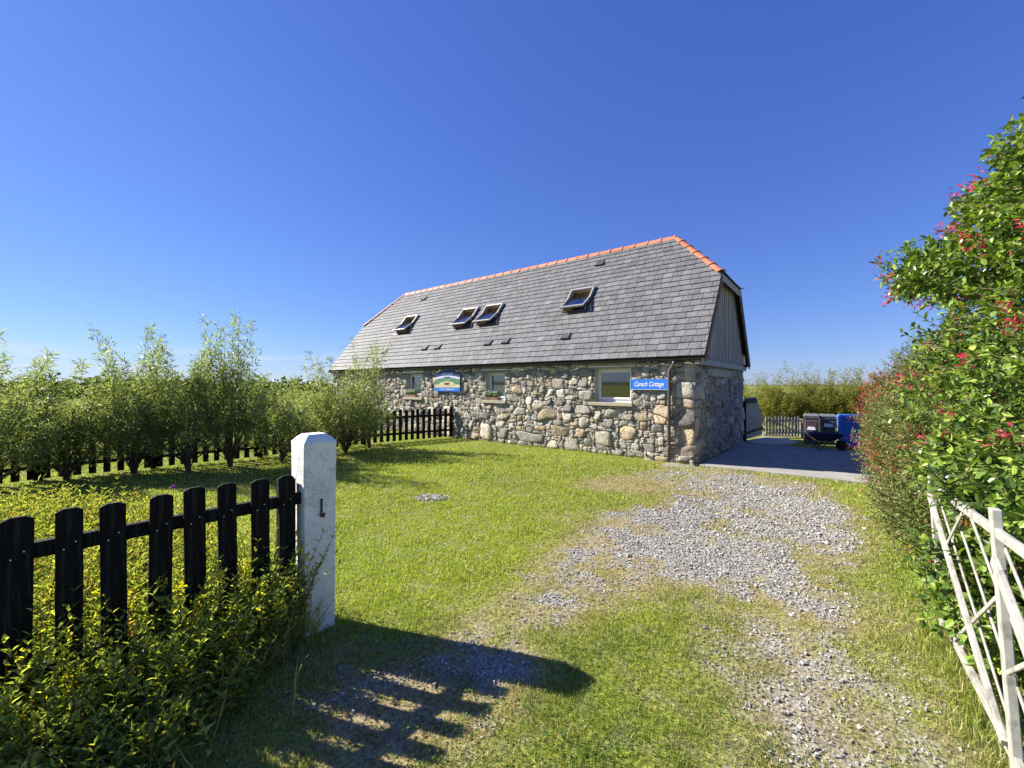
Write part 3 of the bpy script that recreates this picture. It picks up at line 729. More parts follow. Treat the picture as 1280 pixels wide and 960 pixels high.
# skylights, centre-pivot and standing open
for (u, s), r in zip(SK, SKR):
    w2, h2 = SKW / 2, SKH / 2
    Mx = Matrix(((1,0,0,0),(0,CT,-ST,0),(0,ST,CT,0),(0,0,0,1))); Mx.translation = RP(u, s, 0)
    root = empty('skylight'); root.parent = house; root.matrix_local = Mx
    b = MB(); t = .05
    b.box((-w2, -h2, -.28), (-w2 + .03, h2, .05)); b.box((w2 - .03, -h2, -.28), (w2, h2, .05)); b.box((-w2 + .03, -h2, -.28), (w2 - .03, -h2 + .03, .05)); b.box((-w2 + .03, h2 - .03, -.28), (w2 - .03, h2, .05))
    b.build('lining', M['pine'], root)
    b = MB(); b.box((-w2, -h2, -.32), (w2, h2, -.285)); b.build('dark_void', M['dark'], root)
    b = MB()
    b.box((-w2 - .07, -h2 - .10, .028), (w2 + .07, -h2, .04)); b.box((-w2 - .07, h2, .028), (w2 + .07, h2 + .07, .04))
    b.box((-w2 - .07, -h2, .028), (-w2, h2, .04)); b.box((w2, -h2, .028), (w2 + .07, h2, .04))
    b.box((-w2 - .001, -h2 - .02, .0), (w2 + .001, -h2 + .005, .075)); b.box((-w2 - .02, -h2, .0), (-w2 + .004, 0, .075)); b.box((w2 - .004, -h2, .0), (w2 + .02, 0, .075))
    b.build('flashing', M['alu_dark'], root)
    b = MB()     # fixed cover strips over the upper half
    b.box((-w2 - .03, 0, .04), (-w2 + .03, h2 + .03, .115)); b.box((w2 - .03, 0, .04), (w2 + .03, h2 + .03, .115)); b.box((-w2 + .03, h2 - .05, .04), (w2 - .03, h2 + .03, .12))
    b.build('frame', M['alu'], root, bevel=.008)
    sash = empty('sash'); sash.parent = root; sash.location = (0, 0, .07); sash.rotation_euler = (math.radians(-15), 0, 0)
    b = MB()
    b.box((-w2 - .03, -h2 - .04, 0), (-w2 + .03, 0, .05)); b.box((w2 - .03, -h2 - .04, 0), (w2 + .03, 0, .05)); b.box((-w2 + .03, -h2 - .04, 0), (w2 - .03, -h2 + .04, .05))
    b.build('sash_cover', M['alu'], sash, bevel=.008)
    b = MB()
    b.box((-w2 + .035, -h2, -.045), (-w2 + .085, h2 - .03, -.002)); b.box((w2 - .085, -h2, -.045), (w2 - .035, h2 - .03, -.002)); b.box((-w2 + .085, -h2, -.045), (w2 - .085, -h2 + .06, -.002)); b.box((-w2 + .085, h2 - .09, -.045), (w2 - .085, h2 - .03, -.002))
    b.build('sash_timber', M['trim_brown'], sash)
    b = MB(); b.box((-w2 + .08, -h2 + .055, -.016), (w2 - .08, h2 - .085, -.004)); b.build('pane', M['glass'], sash)
# small slate vents
for (px, py) in ((481,441), (531,437), (547,436), (610,431), (632,429), (707,423.5), (530,375), (750,332)):
    u, s = RL(px, py); b = MB()
    a = [RP(u - .15, s - .06, .032), RP(u + .15, s - .06, .032), RP(u + .15, s + .2, .032), RP(u - .15, s + .2, .032)]
    c = [RP(u - .13, s - .05, .085), RP(u + .13, s - .05, .085), RP(u + .13, s + .2, .045), RP(u - .13, s + .2, .045)]
    b.add(a + c, [(0,3,2,1),(4,5,6,7),(1,2,6,5),(2,3,7,6),(3,0,4,7),(0,1,5,4)])
    b.build('roof_vent', M['slate_dark'], house)

# ------------------------------------------------------------------ signs on the cottage
def text_mesh(name, s, size, mat, parent, loc, shear=0., offset=.0, sx=1.0, rot=(math.radians(90), 0, 0), ext=.002):
    cu = bpy.data.curves.new(name, 'FONT'); cu.body = s; cu.size = size; cu.align_x = 'CENTER'; cu.align_y = 'CENTER'; cu.shear = shear; cu.offset = offset; cu.extrude = ext
    o = bpy.data.objects.new(name, cu); C.objects.link(o); dg = bpy.context.evaluated_depsgraph_get()
    me = bpy.data.meshes.new_from_object(o.evaluated_get(dg)); bpy.data.objects.remove(o); bpy.data.curves.remove(cu)
    t = link(name, me, mat, parent); t.location = loc; t.rotation_euler = rot; t.scale = (sx, 1, 1); return t
def on_wall(x, z, y=-.09): return HC + EX * x + EY * y + Vector((0, 0, z))
r = rect(790, 474, 836, 486.5); cx, cz, w, h = (r[0] + r[2]) / 2, (r[1] + r[3]) / 2, r[2] - r[0], r[3] - r[1]
sg = empty('name_sign', on_wall(cx, cz), HRZ); tag(sg, 'long blue sign reading Canach Cottage in white beside the largest window', 'sign')
b = MB(); b.box((-w/2, 0, -h/2), (w/2, .025, h/2)); b.build('board', M['sign_blue'], sg, bevel=.003)
b = MB(); t = .012
b.box((-w/2, -.006, -h/2 - t), (w/2, .027, -h/2)); b.box((-w/2, -.004, h/2), (w/2, .027, h/2 + t * .5)); b.box((-w/2 - t, -.006, -h/2 - t), (-w/2, .027, h/2 + t*.5)); b.box((w/2, -.006, -h/2 - t), (w/2 + t, .027, h/2 + t*.5)); b.build('edging', M['sign_pale'], sg)
text_mesh('lettering', 'Canach Cottage', h * .66, M['letter'], sg, (0, -.003, -.002), shear=.35, offset=.0015, sx=w * .80 / (h * .66 * 6.55))
for xb_ in (-w * .38, w * .38): b = MB(); b.box((xb_ - .01, .025, -.03), (xb_ + .01, .06, .03)); b.build('bracket', M['iron'], sg)

r = rect(546.5, 462, 577.5, 489); cx, cz, w, h = (r[0] + r[2]) / 2, (r[1] + r[3]) / 2, r[2] - r[0], r[3] - r[1]
sg = empty('arched_sign', on_wall(cx, cz, -.10), HRZ); tag(sg, 'arched painted sign in navy, green, cream and blue between the two small windows', 'sign')
def arch(x0, x1, zt, k): 
    return [(x, zt + k * (1 - (2 * x / w) ** 2)) for x in np.linspace(x1, x0, 17)]
def band(mat, za, ka, zb, kb, y, name, x=None):
    x = w/2 if x is None else x
    top = arch(-x, x, za, ka); bot = [(px_, zb + kb * (1 - (2 * px_ / w) ** 2)) for px_, _ in reversed(top)]
    b = MB(); b.prism([(px_, y, z) for px_, z in top + bot], (0, .025 if name == 'board' else .004, 0)); return b.build(name, mat, sg)
band(M['sign_navy'], h*.22, h*.28, -h*.5, 0, 0, 'board')
band(M['sign_lilac'], h*.13, h*.09, h*.03, h*.09, -.004, 'band'); band(M['sign_green'], h*.02, h*.09, -h*.22, h*.04, -.004, 'band')
band(M['sign_cream'], -h*.2, h*.03, -h*.33, 0, -.006, 'band'); band(M['sign_blue'], -h*.34, 0, -h*.5, 0, -.005, 'band')
b = MB(); b.prism([(w*.30*math.cos(t), -.009, -h*.16 + h*.105*math.sin(t)) for t in np.linspace(0, 6.28, 24)[:-1]], (0, .004, 0)); b.build('oval', M['sign_cream'], sg)
b = MB()
for k in range(7):
    a = k * 2.4; b.prism([(w*.024*k - w*.08 + w*.05*math.cos(t) , -.012, -h*.16 + h*.03*math.sin(a) + h*.03*math.sin(t)) for t in np.linspace(0, 6.28, 9)[:-1]], (0, .0025 + .0002 * k, 0))
b.build('picture', M['sign_red'], sg)
text_mesh('lettering', 'Loft & Canach', h*.13, M['letter_blue'], sg, (0, -.004, h*.32), shear=.2, offset=.002)
text_mesh('lettering', 'SELF CATERING', h*.06, M['sign_navy'], sg, (0, -.008, h*.145))
text_mesh('lettering', 'Croft', h*.13, M['letter_green'], sg, (0, -.008, -h*.01), shear=.3)
text_mesh('lettering', 'HOLIDAY ACCOMMODATION', h*.072, M['letter'], sg, (0, -.009, -h*.42), offset=.001)

# ------------------------------------------------------------------ leaves, stems
def ortho(d):
    ref = np.where(np.abs(d[:, 2:3]) < .95, np.array([[0, 0, 1.]]), np.array([[1., 0, 0]]))
    s = np.cross(d, ref); s /= np.linalg.norm(s, axis=1, keepdims=True) + 1e-9; return s
def leaves(P, D, length, width, cols, rng, fold=.25, roll=None, detail=False, curl=.15):
    """P base points, D unit directions. returns verts, tris, quads, cols"""
    n = len(P); S = ortho(D); U = np.cross(S, D)
    a = rng.uniform(-1, 1, n) * (1.0 if roll is None else roll)
    ca, sa = np.cos(a)[:, None], np.sin(a)[:, None]; S, U = S * ca + U * sa, U * ca - S * sa
    Ln = np.broadcast_to(length, (n,))[:, None]; Wd = np.broadcast_to(width, (n,))[:, None] / 2
    if not detail:
        V = np.stack([P, P + D * Ln * .45 + S * Wd + U * Wd * fold, P + D * Ln - U * Ln * curl, P + D * Ln * .45 - S * Wd + U * Wd * fold], 1)
        base = np.arange(n)[:, None] * 4
        T = np.concatenate([base + np.array([[0, 1, 2]]), base + np.array([[0, 2, 3]])], 0)
        return V.reshape(-1, 3), T, None, np.repeat(cols, 4, 0)
    m1, m2_ = P + D * Ln * .3 - U * Ln * curl * .1, P + D * Ln * .68 - U * Ln * curl * .45
    V = np.stack([P, m1 + S * Wd * .85 + U * Wd * fold, m1, m1 - S * Wd * .85 + U * Wd * fold, m2_ + S * Wd * .85 + U * Wd * fold, m2_, m2_ - S * Wd * .85 + U * Wd * fold, P + D * Ln - U * Ln * curl], 1)
    base = np.arange(n)[:, None] * 8
    T = np.concatenate([base + np.array([t]) for t in ((0,1,2),(0,2,3),(4,7,5),(5,7,6))], 0)
    Qd = np.concatenate([base + np.array([t]) for t in ((1,4,5,2),(2,5,6,3))], 0)
    return V.reshape(-1, 3), T, Qd, np.repeat(cols, 8, 0)
def merge(parts):
    V = []; T = []; Q = []; Cc = []; o = 0
    for v, t, q, c in parts:
        V.append(v); Cc.append(c)
        if t is not None and len(t): T.append(np.asarray(t) + o)
        if q is not None and len(q): Q.append(np.asarray(q) + o)
        o += len(v)
    return np.concatenate(V), (np.concatenate(T) if T else None), (np.concatenate(Q) if Q else None), np.concatenate(Cc)
def tubes(lines, radii, n=4):
    """lines (K,M,3), radii (K,M)"""
    K, Mm, _ = lines.shape; d = np.gradient(lines, axis=1); d /= np.linalg.norm(d, axis=2, keepdims=True) + 1e-9
    s = ortho(d.reshape(-1, 3)).reshape(d.shape); u = np.cross(s, d)
    an = np.arange(n) * 2 * np.pi / n
    V = lines[:, :, None] + (s[:, :, None] * np.cos(an)[None, None, :, None] + u[:, :, None] * np.sin(an)[None, None, :, None]) * radii[:, :, None, None]
    i = np.arange(K)[:, None, None] * Mm * n + np.arange(Mm - 1)[None, :, None] * n; k = np.arange(n)[None, None]; k2 = (np.arange(n) + 1) % n
    Q = np.stack([i + k, i + k2[None, None], i + n + k2[None, None], i + n + k], -1).reshape(-1, 4)
    return V.reshape(-1, 3), Q
def pick(rng, pal, n, var=.18):
    pal = np.array(pal); c = pal[rng.randint(0, len(pal), n)]
    return c * rng.uniform(1 - var, 1 + var, (n, 1))
WILLOW = [(.165,.20,.09), (.21,.24,.105), (.25,.275,.13), (.125,.155,.07), (.30,.31,.17)]
GOLD = [(0.255, 0.232, 0.042), (0.195, 0.203, 0.042), (0.3, 0.254, 0.06), (0.15, 0.174, 0.036), (0.225, 0.232, 0.06)]
def willow(x, y, h, spread, label, seed, group, pal=WILLOW, stems=90, lps=95, leafl=.13, leafw=.019, name='willow_shrub', z=0, droop=.35, low=.36, solo=0):
    rng = np.random.RandomState(seed); low = low * rng.uniform(.8, 1.2); root = empty(name, (x, y, z)); tag(root, label, 'shrub', group)
    Mm = 10; t = np.linspace(0, 1, Mm)[None]
    az = rng.uniform(0, 2*np.pi, stems); lean = spread * np.sqrt(rng.uniform(0, 1, stems)); hh = h * (1 - .45 * (lean / spread) ** 2) * rng.uniform(.58, .96, stems)
    hh[:8 + solo] = h * rng.uniform(.9, 1.04, 8 + solo); lean[:8] *= .75
    bx = rng.normal(0, .07, stems); by = rng.normal(0, .07, stems); wob = rng.normal(0, .05, (stems, 2))
    rad = lean[:, None] * (t ** .75) + droop * .35 * t ** 5 * hh[:, None] * .3
    X = bx[:, None] + np.cos(az)[:, None] * rad + wob[:, :1] * np.sin(t * 5); Y = by[:, None] + np.sin(az)[:, None] * rad + wob[:, 1:] * np.sin(t * 4)
    Z = hh[:, None] * (t - .05 * droop * t ** 6)
    nl = 6; la_ = rng.uniform(0, 6.28, nl); ll_ = rng.uniform(.15, .5, nl) * spread; li_ = np.argmin(np.abs((az[:, None] - la_[None] + np.pi) % (2 * np.pi) - np.pi), 1)
    wgt = sm(.08, .5, t); X = X * wgt + (np.cos(la_[li_]) * ll_[li_])[:, None] * t * 1.6 * (1 - wgt) + bx[:, None] * .2; Y = Y * wgt + (np.sin(la_[li_]) * ll_[li_])[:, None] * t * 1.6 * (1 - wgt) + by[:, None] * .2
    Ln = np.stack([X, Y, Z], -1); R = (.004 + .006 * sm(0, .3, t)) * (1 - t * .85) * rng.uniform(.5, 1.1, stems)[:, None]
    V, Q = tubes(Ln, R, 4)
    # a few thick limbs at the base
    k = min(7, stems - 8); L2 = Ln[8:8+k, :5] * np.array([.9, .9, 1]); R2 = np.linspace(.024, .012, 5)[None] * np.ones((k, 1)); V2, Q2 = tubes(L2, R2, 6)
    vv, tt, qq, _ = merge([(V, None, Q, V), (V2, None, Q2, V2)])
    link('trunk', np_mesh('trunk', vv, None, qq), M['bark'], root)
    n = stems * lps; si = np.repeat(np.arange(stems), lps); tt_ = low + (1 - low) * rng.beta(1.35, .95, n)
    f = tt_ * (Mm - 1); i0 = np.clip(f.astype(int), 0, Mm - 2); fr = (f - i0)[:, None]
    Pt = Ln[si, i0] * (1 - fr) + Ln[si, i0 + 1] * fr; dr = Ln[si, i0 + 1] - Ln[si, i0]; dr /= np.linalg.norm(dr, axis=1, keepdims=True)
    side = (1 - tt_) * .30 + .05
    off = rng.normal(0, 1, (n, 3)); off /= np.linalg.norm(off, axis=1, keepdims=True); Pt = Pt + off * (side * rng.uniform(0, 1, n))[:, None]
    D = dr * .55 + off * .75 + np.array([0, 0, -.25]) * (.3 + 1.3 * tt_[:, None]); D /= np.linalg.norm(D, axis=1, keepdims=True)
    Pt[:, 2] = np.where(Pt[:, 2] < .12, .5 + rng.uniform(-.35, .7, n), Pt[:, 2])
    v, t3, q, c = leaves(Pt, D, rng.uniform(.6, 1.1, n) * leafl, leafw * rng.uniform(.7, 1.2, n), pick(rng, pal, n), rng, fold=.3, curl=.18, roll=3)
    link('crown', np_mesh('crown', v, t3, q, c), M['willow'], root)
    return root
def bush(name, label, cat, blobs, seed, shoots, lps, ll, lw, pal, mat, detail, fl=None, fln=0, group=None, fill=1.0, up=.35, twig=.35):
    """blobs: list of (centre, radii, weight)"""
    rng = np.random.RandomState(seed); cs = np.array([b[0] for b in blobs]); rs = np.array([b[1] for b in blobs]); w = np.array([b[2] for b in blobs], float); w /= w.sum()
    base = Vector((cs[:, 0].mean(), cs[:, 1].mean(), 0)); root = empty(name, base); tag(root, label, cat, group); bb = np.array(base)
    k = rng.choice(len(blobs), shoots, p=w); d = rng.normal(0, 1, (shoots, 3)); d /= np.linalg.norm(d, axis=1, keepdims=True)
    bump = 1 + .16 * (fbm(d[:, 0] * 3 + k * 7 + 20, d[:, 2] * 3 + d[:, 1] * 3 + 20, 3) - .5) * 2
    end = cs[k] + d * rs[k] * bump[:, None] * rng.uniform(.93, 1.06, shoots)[:, None]
    Dg = d / rs[k]; Dg /= np.linalg.norm(Dg, axis=1, keepdims=True); D0 = Dg + rng.normal(0, .45, (shoots, 3)) + np.array([0, 0, up]); D0 /= np.linalg.norm(D0, axis=1, keepdims=True)
    # drop shoots buried inside another blob or underground
    ok = end[:, 2] > .08
    for j in range(len(blobs)):
        q = (((end - cs[j]) / rs[j]) ** 2).sum(1); ok &= ~((q < .72) & (k != j))
    end, D0 = end[ok], D0[ok]; ns = len(end)
    Mm = 5; t = np.linspace(0, 1, Mm)[None, :, None]; ln = rng.uniform(.6, 1.2, ns)[:, None, None] * twig
    Ln = end[:, None] + D0[:, None] * ln * (t - .8) + np.array([0, 0, 1.]) * .10 * ln * (t - .8) ** 2
    V, Q = tubes(Ln - bb, np.linspace(.0045, .0018, Mm)[None] * np.ones((ns, 1)), 3)
    link('twigs', np_mesh('twigs', V, None, Q), M['twig'], root)
    n = ns * lps; si = np.repeat(np.arange(ns), lps); tt = np.tile(np.linspace(.15, 1, lps), ns) + rng.uniform(-.03, .03, n); tt = np.clip(tt, 0, 1)
    f = tt * (Mm - 1); i0 = np.clip(f.astype(int), 0, Mm - 2); fr = (f - i0)[:, None]
    Pt = Ln[si, i0] * (1 - fr) + Ln[si, i0+1] * fr
    ax = D0[si]; S = ortho(ax); U = np.cross(S, ax); an = np.tile(np.arange(lps) * 2.4, ns) + np.repeat(rng.uniform(0, 6.28, ns), lps)
    od = S * np.cos(an)[:, None] + U * np.sin(an)[:, None]; D = od * .8 + ax * .65 + rng.normal(0, .15, (n, 3)); D /= np.linalg.norm(D, axis=1, keepdims=True)
    tone = np.repeat(rng.uniform(.6, 1.35, ns), lps)[:, None]
    parts = [leaves(Pt - bb, D, ll * rng.uniform(.6, 1.15, n), lw * rng.uniform(.7, 1.15, n), pick(rng, pal, n) * tone, rng, fold=.22, curl=.12, detail=detail, roll=.6)]
    # inner leaves
    nf = int(n * fill); k = rng.choice(len(blobs), nf, p=w); d = rng.normal(0, 1, (nf, 3)); d /= np.linalg.norm(d, axis=1, keepdims=True)
    P2 = cs[k] + d * rs[k] * rng.uniform(.6, .92, nf)[:, None]; P2 = P2[P2[:, 2] > .04]; nf = len(P2); D2 = rng.normal(0, 1, (nf, 3)); D2 /= np.linalg.norm(D2, axis=1, keepdims=True)
    parts.append(leaves(P2 - bb, D2, ll * 1.1, lw * 1.2, pick(rng, pal, nf), rng, detail=False, roll=3))
    v, t3, q, c = merge(parts); link('foliage', np_mesh('foliage', v, t3, q, c), M[mat], root)
    # woody core
    ks = []
    for j in [q for q in range(len(blobs)) if blobs[q][1][2] > 1.0 or q == 0]:
        for _ in range(9):
            e = cs[j] + rng.normal(0, .35, 3) * rs[j]; s0 = np.array([cs[j][0] + rng.normal(0, .12), cs[j][1] + rng.normal(0, .12), 0]); ks.append([s0, s0 * .6 + e * .4 + rng.normal(0, .16, 3), e])
    V, Q = tubes(np.array(ks) - bb, np.array([[.018, .012, .005]] * len(ks)), 5); link('stems', np_mesh('stems', V, None, Q), M['bark'], root)
    if fln:
        cl = fbm(end[:, 0] * 1.7 + end[:, 1] * 1.1, end[:, 2] * 2.2 + 5, 2); pw = np.clip(cl - .38, .015, 1) ** 1.5 * (1 + 1.5 * np.clip(end[:, 2] - .8, 0, 2)); idx = rng.choice(ns, min(fln, ns), replace=False, p=pw / pw.sum()); parts = []
        for kind in range(fl['n']):
            m = len(idx); P3 = Ln[idx, -1] + rng.normal(0, fl['spr'], (m, 3)); D3 = D0[idx] * fl.get('out', .3) + rng.normal(0, .45, (m, 3)) + np.array([0, 0, fl['dz']]); D3 /= np.linalg.norm(D3, axis=1, keepdims=True)
            parts.append(leaves(P3 - bb, D3, fl['l'] * rng.uniform(.7, 1.2, m), fl['w'], pick(rng, fl['pal'], m), rng, fold=.6, roll=3))
        v, t3, q, c = merge(parts); link('flowers', np_mesh('flowers', v, t3, q, c), M['petal'], root)
    return root

# ------------------------------------------------------------------ picket fences
def picket_mb(w, h, th, z0=0.0):
    b = MB(); ch = w * .28
    b.prism([(-w/2, -th/2, z0), (w/2, -th/2, z0), (w/2, -th/2, h - ch * .55), (w/2 - ch, -th/2, h), (-w/2 + ch, -th/2, h), (-w/2, -th/2, h - ch * .55)], (0, th, 0)); return b
fd = Vector((-.66, -.75, 0)).normalized(); fa = math.atan2(-fd.y, -fd.x)      # near fence runs from the gatepost back past the viewer
fs0 = Vector((-1.585, 2.975, 0))
nf_ = empty('picket_fence', fs0, fa); tag(nf_, 'near black stained picket fence ending at the white gatepost', 'fence')
rs = random.Random(4)
meshes = []
for k in range(15):
    h_ = 1.17 + rs.uniform(-.012, .012); wd = .103 + rs.uniform(-.004, .006)
    b = picket_mb(wd, h_, .022); o = b.build('picket', M['blackwood'], nf_, bevel=.003)
    o_p = o
    for zn, xn in ((.965, -.02), (.995, .022)): b = MB(); b.tube([(xn, -.008, zn), (xn, -.0135, zn)], .0035, 6); b.build('nail', M['steel'], o_p)
    o.location = (-.02 - k * .178 + rs.uniform(-.006, .006), -.035, 0); o.rotation_euler = (rs.uniform(-.01, .01), rs.uniform(-.016, .016), 0)
for z in (.98, .36):
    b = MB(); b.box((-2.75, -.022, z - .04), (.07, .022, z + .04)); b.build('rail', M['blackwood'], nf_, bevel=.004)
for x in (.0, -1.9):
    b = MB(); b.box((x - .05, .024, 0), (x + .05, .12, 1.12)); b.build('fence_post', M['blackwood'], nf_, bevel=.006)

mf_pts = [G(-110, 622), G(48, 601), G(192, 586), G(326, 572), G(456, 556), G(566, 546.5)]
mf = empty('picket_fence', mf_pts[0].copy()); tag(mf, 'far dark picket fence running behind the willows to the cottage wall', 'fence')
acc = 0; segs = []
for a, c in zip(mf_pts[:-1], mf_pts[1:]):
    d = c - a; ang = math.atan2(d.y, d.x); n = int(round(d.length / .2)); 
    for z in (.78, .26):
        b = MB(); b.bar(a + Vector((0,0,z)) - mf_pts[0], c + Vector((0,0,z)) - mf_pts[0], .03, .07); b.build('rail', M['blackwood'], mf)
    for k in range(n):
        p = a + d * ((k + .5) / n) - mf_pts[0]; nrm = Vector((-d.y, d.x, 0)).normalized()
        b = picket_mb(.105, 1.01 + rs.uniform(-.015, .015), .018, .04); o = b.build('picket', M['blackwood'], mf); o.location = p - nrm * .03; o.rotation_euler = (0, rs.uniform(-.012, .012), ang)
    for q in (a, c):
        b = MB(); b.box((-.05, -.05, 0), (.05, .05, 1.08)); o = b.build('fence_post', M['blackwood'], mf, bevel=.005); nrm = Vector((-d.y, d.x, 0)).normalized(); o.location = q - mf_pts[0] + nrm * .07; o.rotation_euler = (0, 0, ang)

# ------------------------------------------------------------------ white gatepost
gpst = empty('gatepost', (-1.497, 3.15, 0), fa); tag(gpst, 'thick square white gatepost, paint speckled, standing at the end of the black picket fence', 'gatepost')
a_ = .121; ab_ = .112; tp = 1.375
vs = [(-ab_,-ab_,-.05),(ab_,-ab_,-.05),(ab_,ab_,-.05),(-ab_,ab_,-.05)]; N1 = 14
bmx = MB(); rows = []
rsx = random.Random(12)
prof = [(z, ab_ + (a_ - ab_) * max(0, z) / tp) for z in np.linspace(-.05, tp, N1)] + [(tp + .035, a_ - .028), (tp + .058, a_ - .055)]
for (z, r_) in prof:
    ring = []
    for (sx, sy, tx, ty) in ((-1,-1,1,0),(1,-1,0,1),(1,1,-1,0),(-1,1,0,-1)):
        for e in range(4):
            t = e / 4; ch = .012 if z < tp else .004
            x = sx * r_ + tx * (ch + (2 * r_ - 2 * ch) * t / .75 if e else 0) ; y = sy * r_ + ty * (ch + (2 * r_ - 2 * ch) * t / .75 if e else 0)
            if e == 0: x, y = sx * (r_ - .004), sy * (r_ - .004)
            ring.append((x + rsx.uniform(-.0012, .0012), y + rsx.uniform(-.0012, .0012), z))
    rows.append(ring)
n = 16; vs = [v for r_ in rows for v in r_]; fs = []
for i in range(len(rows) - 1):
    for k in range(n): fs.append((i*n+k, i*n+(k+1) % n, (i+1)*n+(k+1) % n, (i+1)*n+k))
fs.append(tuple((len(rows)-1)*n + k for k in range(n)))
bmx.add(vs, fs)
def post_paint():
    m = material('weathered_white_paint', (.84,.82,.75), rough=.75, spec=.25, var=.07, vscale=4, bump=.9, bscale=22, bdist=.012, stain=(.36,.34,.28), sscale=5, samt=.35)
    n = m.node_tree.nodes; l = m.node_tree.links; b = n['Principled BSDF']; src = b.inputs['Base Color'].links[0].from_socket
    tcn = n.new('ShaderNodeTexCoord'); v = n.new('ShaderNodeTexVoronoi'); v.inputs['Scale'].default_value = 62; v.inputs['Randomness'].default_value = 1; l.new(tcn.outputs['Object'], v.inputs[0])
    nn = n.new('ShaderNodeTexNoise'); nn.inputs['Scale'].default_value = 5; nn.inputs['Detail'].default_value = 3; l.new(tcn.outputs['Object'], nn.inputs[0])
    mr = n.new('ShaderNodeMapRange'); mr.inputs['From Min'].default_value = .35; mr.inputs['From Max'].default_value = .7; mr.inputs['To Min'].default_value = .04; mr.inputs['To Max'].default_value = .30; l.new(nn.outputs[0], mr.inputs[0])
    lt = n.new('ShaderNodeMath'); lt.operation = 'LESS_THAN'; l.new(v.outputs['Distance'], lt.inputs[0]); l.new(mr.outputs[0], lt.inputs[1])
    mx = n.new('ShaderNodeMix'); mx.data_type = 'RGBA'; mu = n.new('ShaderNodeMath'); mu.operation = 'MULTIPLY'; mu.inputs[1].default_value = .75; l.new(lt.outputs[0], mu.inputs[0])
    l.new(mu.outputs[0], mx.inputs['Factor']); l.new(src, mx.inputs['A']); mx.inputs['B'].default_value = (.11,.105,.09,1); l.new(mx.outputs['Result'], b.inputs['Base Color'])
    return m
bmx.build('post', post_paint(), gpst)
# rusty catch on the face towards the drive (local -y)
b = MB(); b.box((-.004, -a_ - .008, .86), (.008, -a_ + .012, .96)); b.build('catch_slot', M['iron'], gpst)
b = MB(); b.tube([(-.012, -a_ - .018, .845), (.004, -a_ - .028, .835), (.016, -a_ - .012, .85)], .011, 8); b.tube([(0, -a_ + .01, .845), (0, -a_ - .022, .84)], .012, 8); b.build('catch', M['rust'], gpst, smooth=True)

# ------------------------------------------------------------------ open white gate on the right
g0 = Vector((3.08, 2.97, 0)); g1 = Vector((2.25, 1.85, 0)); gd = (g1 - g0).normalized(); gl_ = (g1 - g0).length
gate = empty('field_gate', g0, math.atan2(gd.y, gd.x)); gate.rotation_mode = 'XYZ'
tag(gate, 'flaking white timber gate with thin diagonal lattice leaning open against the hedge', 'gate')
lean = math.radians(-3.3)
# local x from far stile to near stile, local y to the hedge side (+) ; lean the top towards the drive
ga = Matrix.Rotation(-lean, 4, 'X')
def gpart(name, p, q, w, h, mat='white_gate'):
    b = MB(); b.bar(ga @ Vector(p), ga @ Vector(q), w, h, up=ga.to_3x3() @ Vector((0, 1, 0))); return b.build(name, M[mat], gate, bevel=.004)
GLn = gl_ * 2 + .02
for x in (0, gl_, GLn): gpart('stile', (x, 0, .05), (x, 0, 1.24 if x else 1.14), .056, .034)
gpart('top_rail', (.03, .0, 1.08), (GLn - .03, .0, 1.19), .045, .022); gpart('bottom_rail', (.03, 0, .14), (GLn - .03, 0, .12), .055, .026)
gpart('brace', (.06, -.026, 1.02), (gl_ - .03, -.026, .17), .048, .024); gpart('brace', (gl_ + .05, -.026, 1.02), (GLn - .05, -.026, .17), .048, .024)
for base in (0, gl_):
    for k in range(-3, 5):      # laths
        s0 = k * .30; 
        for sg_ in (1, -1):
            # clip line z = z0 -/+ .66*(x) to the panel
            pts = []
            for x in (.04, gl_ - .04):
                pts.append((x, (1.1 - s0 - .68 * x) if sg_ > 0 else (.2 + s0 - .3 + .68 * x)))
            (xa, za), (xb, zb) = pts; lo_, hi_ = .17, 1.08
            def at(z): return xa + (z - za) / (zb - za) * (xb - xa)
            P_, Q_ = [xa, za], [xb, zb]
            for e in (P_, Q_):
                if e[1] > hi_: e[0] = at(hi_); e[1] = hi_
                if e[1] < lo_: e[0] = at(lo_); e[1] = lo_
            if abs(P_[0] - Q_[0]) > .15 and min(P_[0], Q_[0]) >= 0 and max(P_[0], Q_[0]) <= gl_ and (sg_ > 0 or k % 2 == 0):
                gpart('lath', (base + P_[0], .012 * sg_ , P_[1]), (base + Q_[0], .012 * sg_, Q_[1]), .022, .009)

# ------------------------------------------------------------------ hedge shrubs on the right
ESC = [(.085,.15,.022), (.14,.22,.035), (.21,.31,.05), (.05,.09,.018), (.30,.38,.07)]
ESC_ = [(0.102, 0.188, 0.026), (0.145, 0.247, 0.034), (0.221, 0.338, 0.042), (0.076, 0.135, 0.024), (0.187, 0.285, 0.036)]
bush('escallonia_bush', 'tall glossy green shrub with pink flower clusters overhanging the white gate', 'shrub',
     [((5.85,4.3,1.5),(1.4,1.4,1.45),2.4), ((4.5,2.95,1.6),(1.12,1.15,1.75),3.4), ((4.75,4.1,2.98),(.85,.8,.34),1.0), ((4.5,3.3,3.3),(.7,.7,.42),.9), ((4.1,2.8,3.3),(.62,.62,.62),.9), ((3.4,2.4,.75),(.42,.6,.7),.8), ((3.42,3.0,1.15),(.30,.42,.26),.35), ((2.72,2.2,1.16),(.22,.42,.16),.22), ((3.0,2.5,.5),(.35,.5,.4),.35)],
     51, 3100, 14, .070, .037, ESC, 'gloss_leaf', True,
     fl=dict(n=15, spr=.034, dz=-.2, l=.045, w=.015, out=.9, pal=[(.62,.05,.10), (.75,.14,.2), (.5,.03,.07)]), fln=200, fill=.55)
